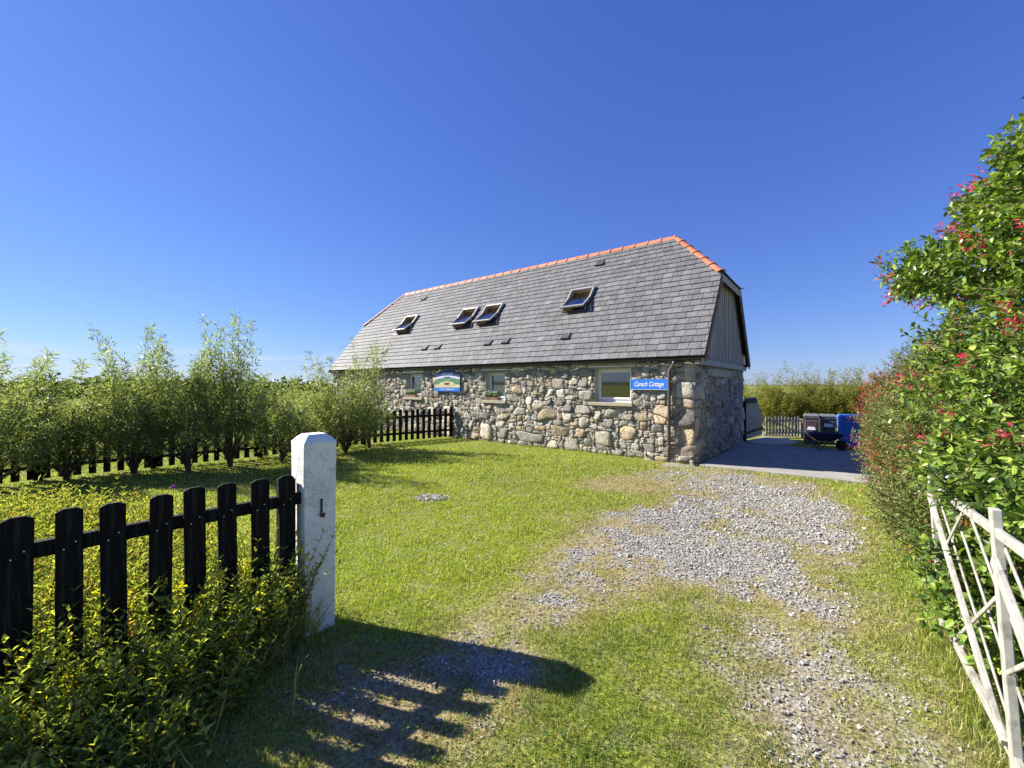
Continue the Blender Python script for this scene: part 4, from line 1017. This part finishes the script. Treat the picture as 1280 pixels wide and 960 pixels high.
FU = [(.17,.24,.06), (.23,.29,.085), (.12,.18,.04), (.27,.29,.10), (.21,.19,.07)]
FU_ = [(0.15, 0.182, 0.036), (0.21, 0.21, 0.048), (0.12, 0.154, 0.036), (0.255, 0.224, 0.06), (0.3, 0.182, 0.072)]
ff = dict(n=6, spr=.05, dz=-1.0, l=.042, w=.012, pal=[(.42,.02,.03), (.50,.06,.06), (.33,.03,.05)])
def fuchsia(label, blobs, seed, sh, fln): bush('fuchsia_bush', label, 'shrub', blobs, seed, sh, 16, .034, .019, FU, 'small_leaf', False, fl=ff, fln=fln, group='fuchsia shrubs along the right of the drive', fill=.5, twig=.28)
fuchsia('nearest fuchsia spilling low onto the grass beside the far end of the white gate', [((5.2,4.5,.85),(1.0,1.05,1.0),2), ((4.35,3.85,.55),(.72,.75,.62),1.5), ((5.4,5.0,1.25),(1.0,.9,.85),1)], 61, 3000, 300)
fuchsia('middle fuchsia, tallest of the red flowering bushes beside the drive', [((6.55,5.9,1.15),(1.25,1.3,1.42),2), ((6.15,5.7,.7),(.85,.9,.8),1)], 62, 2900, 420)
fuchsia('farthest fuchsia beside the concrete drive near the blue bin', [((8.05,7.4,1.05),(1.25,1.5,1.38),2), ((10.0,9.7,.9),(1.4,1.6,1.15),2), ((7.75,7.0,.6),(.8,.8,.6),.8)], 63, 3400, 430)

# ------------------------------------------------------------------ willows
grp = 'willow shrubs along the far picket fence'
WS = [
 (-20, 618, 2.65, 1.15, 'willow shrub at the left edge of the photo, beside the picket fence', 100),
 (84, 600, 2.25, 1.0, 'low spreading willow, second from the left in front of the far picket fence', 100),
 (168, 593, 2.95, .75, 'tall willow with two upright tufts, third from the left along the picket fence', 105),
 (236, 590, 2.6, .8, 'willow with a forked dark stem, fourth from the left along the picket fence', 95),
 (288, 584, 3.25, .80, 'tallest willow with long plumes just left of the gap in the hedge', 105),
 (352, 578, 1.95, .85, 'short willow partly hidden behind the white gatepost', 80),
 (432, 566, 2.60, 1.25, 'broad willow right of the white gatepost overlapping the cottage eaves', 170),
]
for i, (px, py, h_, sp, lab, st) in enumerate(WS):
    p = G(px, py); willow(p.x, p.y, h_, sp, lab, 200 + i, grp, stems=int(st * .62), lps=118, leafw=.018)
p = G(455, 560); willow(p.x + .15, p.y, 3.1, .5, 'thin willow sprig rising in front of the cottage roof', 230, grp, stems=14, lps=80, solo=0)
grp2 = 'willows beyond the far picket fence'
for i, (px, Y, h_, lab) in enumerate(((40, 10.5, 1.85, 'loose willow growing beyond the fence at far left'), (150, 12, 1.85, 'dim willow beyond the fence between the second and third front shrubs'), (255, 12.5, 1.85, 'willow beyond the fence filling in below the tallest plumes'), (350, 13.5, 1.85, 'willow beyond the fence just left of the white gatepost'), (400, 15.5, 1.85, 'willow beyond the fence against the far end of the cottage'))):
    willow((px - 640) / F * Y, Y, h_, 1.35, lab, 260 + i, grp2, stems=80, lps=42, leafl=.12, leafw=.02)
grp3 = 'golden willows behind the bins'
for i, (px, Y, h_, lab) in enumerate(((940, 19.5, 2.6, 'golden willow just right of the cottage gable'), (966, 18.6, 2.6, 'golden willow behind the small slatted gate'), (996, 18.8, 3.05, 'tallest golden willow with a spiky top behind the left grey bin'), (1022, 18.3, 2.6, 'golden willow behind the right grey bin'), (1050, 18, 2.9, 'golden willow behind the blue bin'), (1084, 17.6, 2.75, 'golden willow emerging from behind the fuchsia'), (1120, 17, 2.5, 'golden willow hidden mostly by the fuchsia'))):
    willow((px - 640) / F * Y, Y, h_, 1.05, lab, 280 + i, grp3, pal=GOLD, stems=110, lps=80, leafl=.12, leafw=.024, low=.08, z=-.2)

# far field hedge: one mass along the horizon
rng = np.random.RandomState(5); n = 9000
fx = rng.uniform(-150, 20, n); fy = 62 + rng.normal(0, 1.2, n) + .12 * fx; fz = np.abs(rng.normal(0, 1, n)) * .6 * (0.6 + fbm(fx * .15, fx * 0, 3)) + rng.uniform(0, 1.5, n)
D = rng.normal(0, 1, (n, 3)); D /= np.linalg.norm(D, axis=1, keepdims=True)
v, t3, q, c = leaves(np.stack([fx, fy, fz], -1), D, .9, .5, pick(rng, [(.05,.07,.025), (.07,.09,.03)], n), rng, roll=3)
tag(link('distant_hedge', np_mesh('distant_hedge', v, t3, q, c), M['willow']), 'dark low hedge line across the field on the left horizon', 'hedge', kind='stuff')

# ------------------------------------------------------------------ garden border plants
def stems_field(pts, hts, rng, lps, ll, lw, pal, flower_frac=0., flpal=((.75,.55,.03),), lean=.12, red=0.):
    n = len(pts); Mm = 5; t = np.linspace(0, 1, Mm)[None]
    ln = rng.normal(0, lean, (n, 2)); X = pts[:, :1] + ln[:, :1] * (t ** 1.6) * hts[:, None] * 1.5; Y = pts[:, 1:2] + ln[:, 1:] * (t ** 1.6) * hts[:, None] * 1.5; Z = hts[:, None] * t
    Ln = np.stack([X, Y, Z], -1); V, Q = tubes(Ln, np.linspace(.004, .0015, Mm)[None] * np.ones((n, 1)), 3)
    colst = np.repeat(pick(rng, [(.10,.11,.03), (.16,.09,.04)], n), Mm * 3, 0); parts = [(V, None, Q, colst)]
    m = n * lps; si = np.repeat(np.arange(n), lps); tt = np.tile(np.repeat(np.linspace(.12, 1, lps // 2), 2), n)[:m]
    f = tt * (Mm - 1); i0 = np.clip(f.astype(int), 0, Mm - 2); fr = (f - i0)[:, None]; Pt = Ln[si, i0] * (1 - fr) + Ln[si, i0 + 1] * fr
    pair = np.tile(np.repeat(np.arange(lps // 2), 2), n)[:m]; an = pair * 1.57 + np.tile([0, np.pi], m // 2) + np.repeat(rng.uniform(0, 6.28, n), lps)
    D = np.stack([np.cos(an), np.sin(an), .55 + .8 * tt ** 2], -1) + rng.normal(0, .12, (m, 3)); D /= np.linalg.norm(D, axis=1, keepdims=True)
    tone = np.repeat(rng.uniform(.8, 1.2, n), lps)[:, None]
    cc = pick(rng, pal, m) * tone
    if red > 0:
        rd = np.repeat(rng.rand(n) < red, lps); cc[rd] = cc[rd] * np.array([1.4, .72, .9])
    sz = (1.1 - .55 * tt)
    parts.append(leaves(Pt, D, ll * sz * rng.uniform(.8, 1.2, m), lw * sz, cc, rng, fold=.25, curl=.2, roll=.4))
    if flower_frac:
        fi = np.where(rng.rand(n) < flower_frac)[0]
        for k in range(14):
            kk = len(fi); a = Ln[fi, -1] + rng.normal(0, .016, (kk, 3)) + np.array([0, 0, -.01 * k * .5]); d = rng.normal(0, 1, (kk, 3)) + np.array([0, 0, .4]); d /= np.linalg.norm(d, axis=1, keepdims=True)
            parts.append(leaves(a, d, .024, .014, pick(rng, flpal, kk), rng, fold=.2, roll=3))
    return parts
def sample_poly(poly, n, rng):
    p = np.array(poly); lo, hi = p.min(0), p.max(0); q = rng.uniform(lo, hi, (n, 2)); return q[poly_sd(q[:, 0], q[:, 1], poly) > 0]
rng = np.random.RandomState(77)
fence_n = np.array([fd.y, -fd.x]); fence_n = -fence_n if fence_n[0] * (0 - fs0.x) + fence_n[1] * (0 - fs0.y) < 0 else fence_n   # towards the drive
pts = sample_poly(BED, 9000, rng); side = (pts - np.array(fs0.xy)) @ fence_n
rear_ = pts[side < -.12]; rear_ = rear_[rng.rand(len(rear_)) < .9]
hts = .62 * (.7 + .5 * fbm(rear_[:, 0] * 1.3, rear_[:, 1] * 1.3)) * rng.uniform(.75, 1.1, len(rear_))
YG = [(.25,.31,.08), (.32,.37,.11), (.18,.25,.06), (.36,.38,.15), (.33,.27,.14)]
v, t3, q, c = merge(stems_field(rear_, hts, rng, 22, .085, .021, YG, .02, ((.55,.5,.04), (.5,.45,.05)), red=.035))
tag(link('yellow_loosestrife_bed', np_mesh('yellow_loosestrife_bed', v, t3, q, c), M['border_leaf']), 'sunlit bed of yellow green and reddish stems behind the near picket fence', 'plants', kind='stuff')
# drive side of the fence
al = rng.uniform(-.1, 3.4, 1150); out = np.abs(rng.normal(0, .30, 1150)) * np.clip(.35 + al * .9, .3, 1.5) + .02
out = np.where(al < .35, out * .45, out)
fr_ = np.array(fs0.xy)[None] + np.array(fd.xy)[None] * al[:, None] + fence_n[None] * out[:, None]
fr_ = fr_[(np.hypot(fr_[:, 0] + 1.497, fr_[:, 1] - 3.15) > .19)]
hts = (.70 - .46 * np.clip(((fr_ - np.array(fs0.xy)) @ fence_n) / .9, 0, 1)) * rng.uniform(.55, 1.15, len(fr_))
DG = [(.24,.31,.06), (.32,.39,.08), (.42,.45,.12), (.16,.21,.05)]
parts = stems_field(fr_, hts, rng, 22, .068, .026, DG, .16, ((.62,.55,.04), (.7,.6,.05)), lean=.2, red=.03)
# long arching grass among them
n = 2600; al = rng.uniform(-.15, 3.4, n); out = np.abs(rng.normal(0, .33, n)) * np.clip(.4 + al * .7, .3, 1.4); gpz = np.array(fs0.xy)[None] + np.array(fd.xy)[None] * al[:, None] + fence_n[None] * out[:, None]
P3 = np.hstack([gpz, np.zeros((n, 1))]); D = np.stack([rng.normal(0, .35, n), rng.normal(0, .35, n), np.ones(n)], -1); D /= np.linalg.norm(D, axis=1, keepdims=True)
Lg = rng.uniform(.12, .42, n); parts.append(leaves(P3, D, Lg, .006, pick(rng, [(.16,.22,.05), (.26,.28,.09), (.42,.38,.2)], n), rng, detail=True, curl=.45, roll=3))
v, t3, q, c = merge(parts)
tag(link('fence_foot_plants', np_mesh('fence_foot_plants', v, t3, q, c), M['border_leaf']), 'shaded leafy weeds with small yellow flowers along the foot of the near fence', 'plants', kind='stuff')
# single thistle-like purple flower
p = G(216, 609, .62); th = empty('purple_flower', (p.x, p.y, 0)); tag(th, 'single small purple flower standing above the sunlit border', 'flower')
b = MB(); b.tube([(0, 0, 0), (.01, 0, .3), (0, .01, .62)], [.005, .004, .003], 5); b.build('stem', M['twig'], th)
v, t3, q, c = leaves(np.zeros((60, 3)) + np.array([0, .01, .62]), (lambda d: d / np.linalg.norm(d, axis=1, keepdims=True))(rng.normal(0, 1, (60, 3)) + np.array([0, 0, .5])), .03, .012, pick(rng, [(.35,.08,.42)], 60), rng)
link('bloom', np_mesh('bloom', v, t3, q, c), M['petal'], th)

# window boxes
for k, lab in ((0, 'small planter of white flowers on the leftmost small window sill'), (1, 'small planter of white flowers on the sill right of the arched sign')):
    w = WINS[k]; wide = (w[2] - w[0]) * .62; cx = w[0] + wide * .5
    o = on_wall(cx, w[1] + .002, -.0); wb = empty('window_box', o, HRZ); tag(wb, lab, 'planter', 'planters on the window sills')
    b = MB(); b.prism([(-wide/2, -.06, 0), (-wide/2, .06, 0), (-wide/2 - .01, .075, .1), (-wide/2 - .01, -.075, .1)], (wide + .01, 0, 0)); b.build('trough', M['terra_pot'], wb)
    n = 260; P3 = np.stack([rng.uniform(-wide/2, wide/2, n), rng.uniform(-.08, .04, n), .09 + rng.beta(2, 2, n) * .2], -1); D = rng.normal(0, 1, (n, 3)) + np.array([0, -.2, .4]); D /= np.linalg.norm(D, axis=1, keepdims=True)
    v, t3, q, c = leaves(P3, D, .06, .03, pick(rng, [(.07,.13,.04), (.12,.18,.06)], n), rng); link('foliage', np_mesh('foliage', v, t3, q, c), M['border_leaf'], wb)
    n = 120; P3 = np.stack([rng.uniform(-wide/2, wide/2, n), rng.uniform(-.12, .02, n), .14 + rng.beta(2, 2, n) * .18], -1); D = rng.normal(0, 1, (n, 3)); D /= np.linalg.norm(D, axis=1, keepdims=True)
    v, t3, q, c = leaves(P3, D, .035, .03, pick(rng, [(.8,.78,.72)], n, .05), rng); link('blossom', np_mesh('blossom', v, t3, q, c), M['petal'], wb)

# ------------------------------------------------------------------ bins, barrow, gates at the back
def bin_(w, d, h, body, lid, front):
    root = empty('wheelie_bin')
    b = MB(); t = .82
    lo = [(-w/2*t, -d/2*t + .03, .04), (w/2*t, -d/2*t + .03, .04), (w/2*t, d/2*t, .04), (-w/2*t, d/2*t, .04)]
    mi = [(-w/2*.97, -d/2*.97, h*.86), (w/2*.97, -d/2*.97, h*.86), (w/2*.97, d/2, h*.86), (-w/2*.97, d/2, h*.86)]
    rm = [(-w/2*1.04, -d/2*1.05, h*.86), (w/2*1.04, -d/2*1.05, h*.86), (w/2*1.04, d/2*1.04, h*.86), (-w/2*1.04, d/2*1.04, h*.86)]
    r2 = [(x, y, h*.91) for x, y, z in rm]
    vs = lo + mi + rm + r2; fs = [(3,2,1,0)]
    for r in range(3):
        for k in range(4): fs.append((r*4+k, r*4+(k+1) % 4, (r+1)*4+(k+1) % 4, (r+1)*4+k))
    fs.append((12, 13, 14, 15)); b.add(vs, fs); b.build('body', M[body], root, bevel=.012)
    b = MB(); f = lambda z, k: Vector((0, -d/2 * (t + (.97 - t) * (z / (h*.86))) - .008 + (.03 * (1 - z / (h*.86))), z))
    zz = [(h*.12, w*.34), (h*.78, w*.36)]
    b.prism([(-zz[0][1], f(zz[0][0], 0).y, zz[0][0]), (zz[0][1], f(zz[0][0], 0).y, zz[0][0]), (zz[1][1], f(zz[1][0], 0).y, zz[1][0]), (-zz[1][1], f(zz[1][0], 0).y, zz[1][0])], (0, .02, 0)); b.build('front_panel', M[front], root, bevel=.004)
    b = MB(); L0 = [(-w/2*1.07, -d/2*1.1), (w/2*1.07, -d/2*1.1), (w/2*1.07, d/2*1.05), (-w/2*1.07, d/2*1.05)]
    vs = [(x, y, h*.912) for x, y in L0] + [(x, y, h*.945) for x, y in L0] + [(x*.86, y*.84, h) for x, y in L0]
    fs = [(3,2,1,0), (8,9,10,11)] + [(r*4+k, r*4+(k+1) % 4, (r+1)*4+(k+1) % 4, (r+1)*4+k) for r in range(2) for k in range(4)]
    b.add(vs, fs); ld = b.build('lid', M[lid], root, bevel=.012)
    b = MB(); b.tube([(-w*.42, d/2 + .06, h*.9), (w*.42, d/2 + .06, h*.9)], .014, 8); b.box((-w*.42, d/2 - .01, h*.88), (-w*.38, d/2 + .06, h*.91)); b.box((w*.38, d/2 - .01, h*.88), (w*.42, d/2 + .06, h*.91)); b.build('handle', M[body], root)
    for sx in (-1, 1):
        b = MB(); b.tube([(sx*w*.40, d/2 - .02, .095), (sx*w*.50, d/2 - .02, .095)], .095, 16); b.build('wheel', M['rubber'], root, bevel=.01)
    return root
p = A(1014, 548, 14.6)
b1 = bin_(.43, .52, 1.04, 'bin_grey', 'bin_grey', 'bin_maroon'); b1.location = (p.x, p.y, DZ(p) - .01); b1.rotation_euler.z = -.62
tag(b1, 'left grey wheelie bin with maroon front panel behind the wheelbarrow handles', 'bin', 'wheelie bins at the end of the drive')
b = MB(); b.prism([(-.12, -.285, .50), (.12, -.285, .50), (.10, -.290, .60), (-.09, -.290, .61)], (0, .012, 0)); b.build('label', M['letter'], b1)
b2_ = copy_tree(b1); p = A(1034.5, 548, 14.5); b2_.location = (p.x, p.y, DZ(p) - .01); b2_.rotation_euler.z = -.55
tag(b2_, 'right grey wheelie bin with dark green front panel above the barrow tray', 'bin')
for ch in b2_.children:
    if ch.name.startswith('front_panel'): ch.data = ch.data.copy(); ch.data.materials[0] = M['bin_green']
    if ch.name.startswith('label'): ch.location.z += .07; ch.scale = (1.15, 1, 1.1)
p = A(1060.5, 560, 13.4); b3 = bin_(.52, .58, 1.06, 'bin_blue', 'bin_blue', 'bin_blue'); b3.location = (p.x, p.y, DZ(p)); b3.rotation_euler.z = -.5
tag(b3, 'bright blue wheelie bin beside the wooden post', 'bin', 'wheelie bins at the end of the drive')

wb = empty('wheelbarrow', (A(1030, 560, 12.6).x, 12.6, DZ((A(1030, 560, 12.6).x, 12.6)) + .015), -.42); wb.scale = (.93, .93, .93); tag(wb, 'dark purple wheelbarrow with pale handle grips parked before the grey bins', 'wheelbarrow')
b = MB(); zt, zb = .56, .30
top = [(-.42, -.28, zt - .02), (.48, -.30, zt), (.50, .30, zt), (-.42, .28, zt - .02)]; bot = [(-.20, -.17, zb), (.26, -.17, zb + .02), (.26, .17, zb + .02), (-.20, .17, zb)]
inn = [(x * .97, y * .95, z) for x, y, z in top]; inb = [(x * .95, y * .93, z + .015) for x, y, z in bot]
vs = bot + top + inn + inb; fs = [(3,2,1,0)]
for r in range(3):
    for k in range(4): fs.append((r*4+k, r*4+(k+1) % 4, (r+1)*4+(k+1) % 4, (r+1)*4+k))
fs.append((12, 13, 14, 15)); b.add(vs, fs); b.build('tray', M['barrow'], wb, bevel=.01)
b = MB()
for s in (-1, 1):
    b.tube([(.46, s*.05, .17), (.15, s*.17, .285), (-.35, s*.24, .42), (-.48, s*.26, .50)], .015, 8)
    b.tube([(-.12, s*.2, .33), (-.24, s*.22, .02), (-.14, s*.22, .015), (.06, s*.18, .29)], .013, 8)
b.build('frame', M['iron'], wb)
for s in (-1, 1):
    b = MB(); b.tube([(-.47, s*.26, .495), (-.66, s*.27, .60)], .018, 8); b.build('handle', M['steel'], wb, smooth=True)
b = MB()
ring = [(.47 + .125 * math.cos(t), 0, .16 + .125 * math.sin(t)) for t in np.linspace(0, 2*math.pi, 25)]
b.tube(ring, .037, 8, cap=False); wh = b.build('wheel', M['rubber'], wb, smooth=True)
b = MB(); b.tube([(.47, -.03, .16), (.47, .03, .16)], .09, 16); b.tube([(.47, -.07, .16), (.47, .07, .16)], .014, 8); b.build('rim', M['iron'], wh)

# tall timber side gate
yb = GWL(928, 552)[0]
pz = A(931, 550, 14.8); pq = A(953, 550, 16.2); tg = empty('side_gate', (pz.x, pz.y, DZ(pz)), math.atan2(pq.y - pz.y, pq.x - pz.x)); tag(tg, 'tall grey boarded gate with dark ledges standing at the rear corner of the cottage', 'gate')
wds = (pq.xy - pz.xy).length; b = MB(); nb = 5
for k in range(nb):
    x0, x1 = wds * k / nb + .004, wds * (k + 1) / nb - .004
    ht = lambda x: 1.56 if x < wds * .62 else 1.56 - (x - wds * .62) / (wds * .38) * .74
    b.prism([(x0, 0, .06), (x1, 0, .06), (x1, 0, ht(x1)), (x0, 0, ht(x0))], (0, .022, 0))
b.build('boards', M['greywood'], tg)
b = MB(); b.box((0, -.03, 1.34), (wds * .62, -.002, 1.50)); b.build('ledge', M['darkledge'], tg)
b = MB(); b.bar((.0, -.016, .28), (wds, -.016, .34), .028, .07, up=(0, 0, 1)); b.build('ledge', M['darkledge'], tg)
b = MB(); b.box((-.09, -.05, 0), (-.003, .05, 1.42)); b.build('gate_post', M['blackwood'], tg)
# small slatted gate with diagonal brace
pz = A(956, 545, 16.5); sgx = empty('slatted_gate', (pz.x, pz.y, DZ(pz)), -.04); tag(sgx, 'small weathered slatted gate with a long diagonal brace left of the bins', 'gate')
wds = 43 * 16.5 / F
for k in range(11):
    o = picket_mb(.07, (.83 - .03 * math.sin(k)), .016, .05).build('picket', M['greywood'], sgx); o.location = (wds * (k + .5) / 11, 0, 0)
for z in (.18, .66):
    b = MB(); b.box((0, -.035, z - .035), (wds, -.009, z + .035)); b.build('rail', M['greywood'], sgx)
b = MB(); b.bar((.02, -.047, .74), (wds - .05, -.047, .2), .02, .06, up=(0, 0, 1)); b.build('brace', M['greywood'], sgx)
b = MB(); b.box((wds + .01, -.05, 0), (wds + .09, .04, .74)); b.build('gate_post', M['greywood'], sgx)
pz = A(1074.5, 555, 13.9); b = MB(); b.box((-.055, -.055, 0), (.055, .055, 1.15))
o = b.build('wooden_post', M['greywood'], bevel=.008); o.location = (pz.x, pz.y, DZ(pz)); tag(o, 'short weathered wooden post just right of the blue bin', 'post')
# fence beyond, behind the bins
pz0 = A(1001, 545, 16.4); pz1 = A(1100, 548, 15.8); bf = empty('slatted_fence', (pz0.x, pz0.y, DZ(pz0))); tag(bf, 'low weathered slatted fence running behind the bins', 'fence')
d = (pz1 - pz0); d.z = 0; nrm = int(d.length / .17)
for z in (.2, .6):
    b = MB(); b.bar((0, 0, z), (d.x, d.y, z), .03, .07); b.build('rail', M['greywood'], bf)
for k in range(nrm):
    o = picket_mb(.09, .74, .016, .04).build('picket', M['greywood'], bf); o.location = d * ((k + .5) / nrm) + Vector((0, -.03, 0)); o.rotation_euler.z = math.atan2(d.y, d.x)

# ------------------------------------------------------------------ gravel and grass
def pebbles(xy, size, rng, pal):
    n = len(xy); cube = np.array([(-1,-1,-1),(1,-1,-1),(1,1,-1),(-1,1,-1),(-1,-1,1),(1,-1,1),(1,1,1),(-1,1,1)], float)
    s = size[:, None, None] * .5; sh_ = rng.uniform(.55, 1.15, (n, 1, 3)) * np.array([1, 1, .72])
    v = cube[None] * (1 + rng.uniform(-.42, .12, (n, 8, 3))) * sh_ * s; an = rng.uniform(0, 6.28, n); tl = rng.normal(0, .4, n)
    ct, st = np.cos(tl)[:, None], np.sin(tl)[:, None]; y, z = v[..., 1] * ct - v[..., 2] * st, v[..., 1] * st + v[..., 2] * ct; v[..., 1], v[..., 2] = y, z
    ca, sa = np.cos(an)[:, None], np.sin(an)[:, None]; x, y = v[..., 0] * ca - v[..., 1] * sa, v[..., 0] * sa + v[..., 1] * ca; v[..., 0], v[..., 1] = x, y
    v[..., 0] += xy[:, :1]; v[..., 1] += xy[:, 1:2]; v[..., 2] += (size * rng.uniform(-.2, .26, n))[:, None] - .006 + (fbm(xy[:, 0] * .6, xy[:, 1] * .6) - .5)[:, None] * .05 * .8 + drop(xy[:, 0], xy[:, 1])[:, None]
    qd = np.array([(0,3,2,1),(4,5,6,7),(0,1,5,4),(1,2,6,5),(2,3,7,6),(3,0,4,7)]); Q = (np.arange(n)[:, None, None] * 8 + qd[None]).reshape(-1, 4)
    return v.reshape(-1, 3), None, Q, np.repeat(pick(rng, pal, n, .22), 8, 0)
rng = np.random.RandomState(9)
cand = np.stack([rng.uniform(-2.5, 7.5, 460000), rng.uniform(1.3, 9.2, 460000)], -1)
g, d = masks(cand[:, 0], cand[:, 1]); dist = np.hypot(cand[:, 0], cand[:, 1])
ok = (rng.rand(len(g)) < g * np.clip(4.2 / dist, .25, 1) * .62 + .003 * (d > .3)) & (poly_sd(cand[:, 0], cand[:, 1], PADP) < -.03) & (poly_sd(cand[:, 0], cand[:, 1], HOUSEP) < -.02)
cand = cand[ok]; dist = dist[ok]
size = rng.uniform(.007, .0175, len(cand)) * np.clip(dist / 4.6, .92, 1.45); size *= np.exp(rng.normal(-.05, .28, len(size)))
GP = [(.33,.315,.29), (.39,.375,.35), (.27,.255,.235), (.46,.445,.42), (.35,.31,.26), (.22,.205,.19)]
print('pebbles', len(cand))
v, t3, q, c = pebbles(cand, size, rng, GP)
tag(link('gravel', np_mesh('gravel', v, t3, q, c), M['pebble']), 'loose pale grey gravel scattered along the worn drive', 'gravel', kind='stuff')
# little rubble patch on the lawn
c0 = G(541, 622); a = rng.uniform(0, 6.28, 420); rr = np.sqrt(rng.rand(420)); xy = np.stack([c0.x + np.cos(a) * rr * .28, c0.y + np.sin(a) * rr * .18], -1)
v, t3, q, c = pebbles(xy, rng.uniform(.015, .05, 420), rng, [(.30,.28,.25), (.42,.39,.35), (.2,.18,.16)])
tag(link('rubble_patch', np_mesh('rubble_patch', v, t3, q, c), M['pebble']), 'small heap of broken stone lying in the middle of the lawn', 'rubble', kind='stuff')

def blades(xy, ht, wd, rng, cols, lean=.45):
    n = len(xy); an = rng.uniform(0, 6.28, n); s = np.stack([np.cos(an), np.sin(an), np.zeros(n)], -1) * wd[:, None] * .5
    la = rng.uniform(0, 6.28, n); lm = np.abs(rng.normal(0, lean, n)); l_ = np.stack([np.cos(la) * lm, np.sin(la) * lm, np.ones(n)], -1); l_ /= np.linalg.norm(l_, axis=1, keepdims=True)
    b0 = np.stack([xy[:, 0], xy[:, 1], (fbm(xy[:, 0] * .6, xy[:, 1] * .6) - .5) * .04 - .016 + drop(xy[:, 0], xy[:, 1])], -1); h3 = ht[:, None]
    mid = b0 + l_ * h3 * .55; tip = b0 + l_ * h3 * .9 + np.stack([np.cos(la) * lm, np.sin(la) * lm, np.zeros(n)], -1) * h3 * .45
    V = np.stack([b0 - s, b0 + s, mid - s * .8, mid + s * .8, tip], 1).reshape(-1, 3); b = np.arange(n)[:, None] * 5
    return V, b + np.array([[2, 3, 4]]), b + np.array([[0, 1, 3, 2]]), np.repeat(cols, 5, 0)
rng = np.random.RandomState(21)
N = 1500000
rr = np.exp(rng.uniform(math.log(1.35), math.log(17), N)); th_ = rng.uniform(math.radians(-57), math.radians(57), N)
xy = np.stack([np.sin(th_) * rr, np.cos(th_) * rr], -1)      # density falls as 1/r^2
keep = rng.rand(N) < np.clip((rr / 4.5) ** .5, .42, 1) * .40
xy = xy[keep]; g, d = masks(xy[:, 0], xy[:, 1]); r = np.hypot(xy[:, 0], xy[:, 1])
inside = (poly_sd(xy[:, 0], xy[:, 1], PADP) < -.01) & (poly_sd(xy[:, 0], xy[:, 1], HOUSEP) < -.03) & (poly_sd(xy[:, 0], xy[:, 1], BED) < .25)
tuft = fbm(xy[:, 0] * 5, xy[:, 1] * 5, 3)
pk = np.clip(1.1 - 1.1 * g - .38 * d, .13, 1) * np.clip(.35 + tuft, 0, 1)
ok = inside & (rng.rand(len(g)) < pk); xy, g, d, r, tuft = xy[ok], g[ok], d[ok], r[ok], tuft[ok]; n = len(xy); print('blades', n)
ht = (.018 + .030 * tuft) * rng.uniform(.7, 1.3, n) * (1 - .35 * d) * np.clip(r / 5, 1, 1.35)
# longer by walls, fence and gate
ht *= 1 + 1.1 * (rng.rand(n) < .25) * sm(.60, .72, fbm(xy[:, 0] * 3.1 + 8, xy[:, 1] * 3.1, 3)); ex_ = poly_sd(xy[:, 0], xy[:, 1], HOUSEP); ht *= 1 + 1.2 * np.exp(-((-ex_) / .12) ** 2)
gdl = np.abs((xy - np.array(g0.xy)) @ np.array([gd.y, -gd.x])); alg = (xy - np.array(g0.xy)) @ np.array(gd.xy); ht *= 1 + 1.6 * np.exp(-(gdl / .15) ** 2) * ((alg > -.3) & (alg < 3))
wd = .0036 * np.clip(r / 3, .9, 3.2) * rng.uniform(.7, 1.3, n)
lawn = np.array([(.31,.375,.05), (.375,.435,.065), (.22,.295,.04), (.48,.49,.13)]); lush = np.array([(.17,.235,.04), (.22,.29,.05), (.11,.165,.03), (.31,.35,.09)]); straw = np.array([(.42,.35,.17), (.33,.27,.12), (.5,.43,.24), (.25,.22,.08)])
k = rng.randint(0, 4, n); zone = sm(.42, .6, fbm(xy[:, 0] * .45 + 3, xy[:, 1] * .45, 3))[:, None]; near_ = sm(4.6, 2.6, r)[:, None] * sm(-.3, .6, xy[:, :1])
mixl = np.clip(zone * .45 + near_ * .55, 0, 1); cols = lawn[k] * (1 - mixl) + lush[k] * mixl
ps = (rng.rand(n) < np.clip(d * 1.0, .06, .92))[:, None]; cols = np.where(ps, straw[rng.randint(0, 4, n)], cols) * rng.uniform(.6, 1.5, (n, 1))
v, t3, q, c = blades(xy, ht, wd, rng, cols)
tag(link('lawn_grass', np_mesh('lawn_grass', v, t3, q, c), M['grass']), 'short mown grass growing over the lawn and between the gravel', 'grass', kind='stuff')
# clover and small broad leaves in the turf
n = 9000; rr = np.exp(rng.uniform(math.log(1.5), math.log(6), n)); th_ = rng.uniform(math.radians(-50), math.radians(55), n); xy = np.stack([np.sin(th_) * rr, np.cos(th_) * rr], -1)
g, d = masks(xy[:, 0], xy[:, 1]); ok = (g < .35) & (fbm(xy[:, 0] * 2.2, xy[:, 1] * 2.2) > .52) & (poly_sd(xy[:, 0], xy[:, 1], BED) < 0); xy = xy[ok]; n = len(xy)
P3 = np.hstack([xy, rng.uniform(.008, .035, (n, 1))]); D = rng.normal(0, 1, (n, 3)) * np.array([1, 1, .25]); D /= np.linalg.norm(D, axis=1, keepdims=True)
v, t3, q, c = leaves(P3, D, rng.uniform(.012, .026, n), .012, pick(rng, [(.06,.13,.025), (.09,.17,.03)], n), rng, roll=.5)
tag(link('clover', np_mesh('clover', v, t3, q, c), M['grass']), 'small clover leaves scattered through the near lawn', 'clover', kind='stuff')
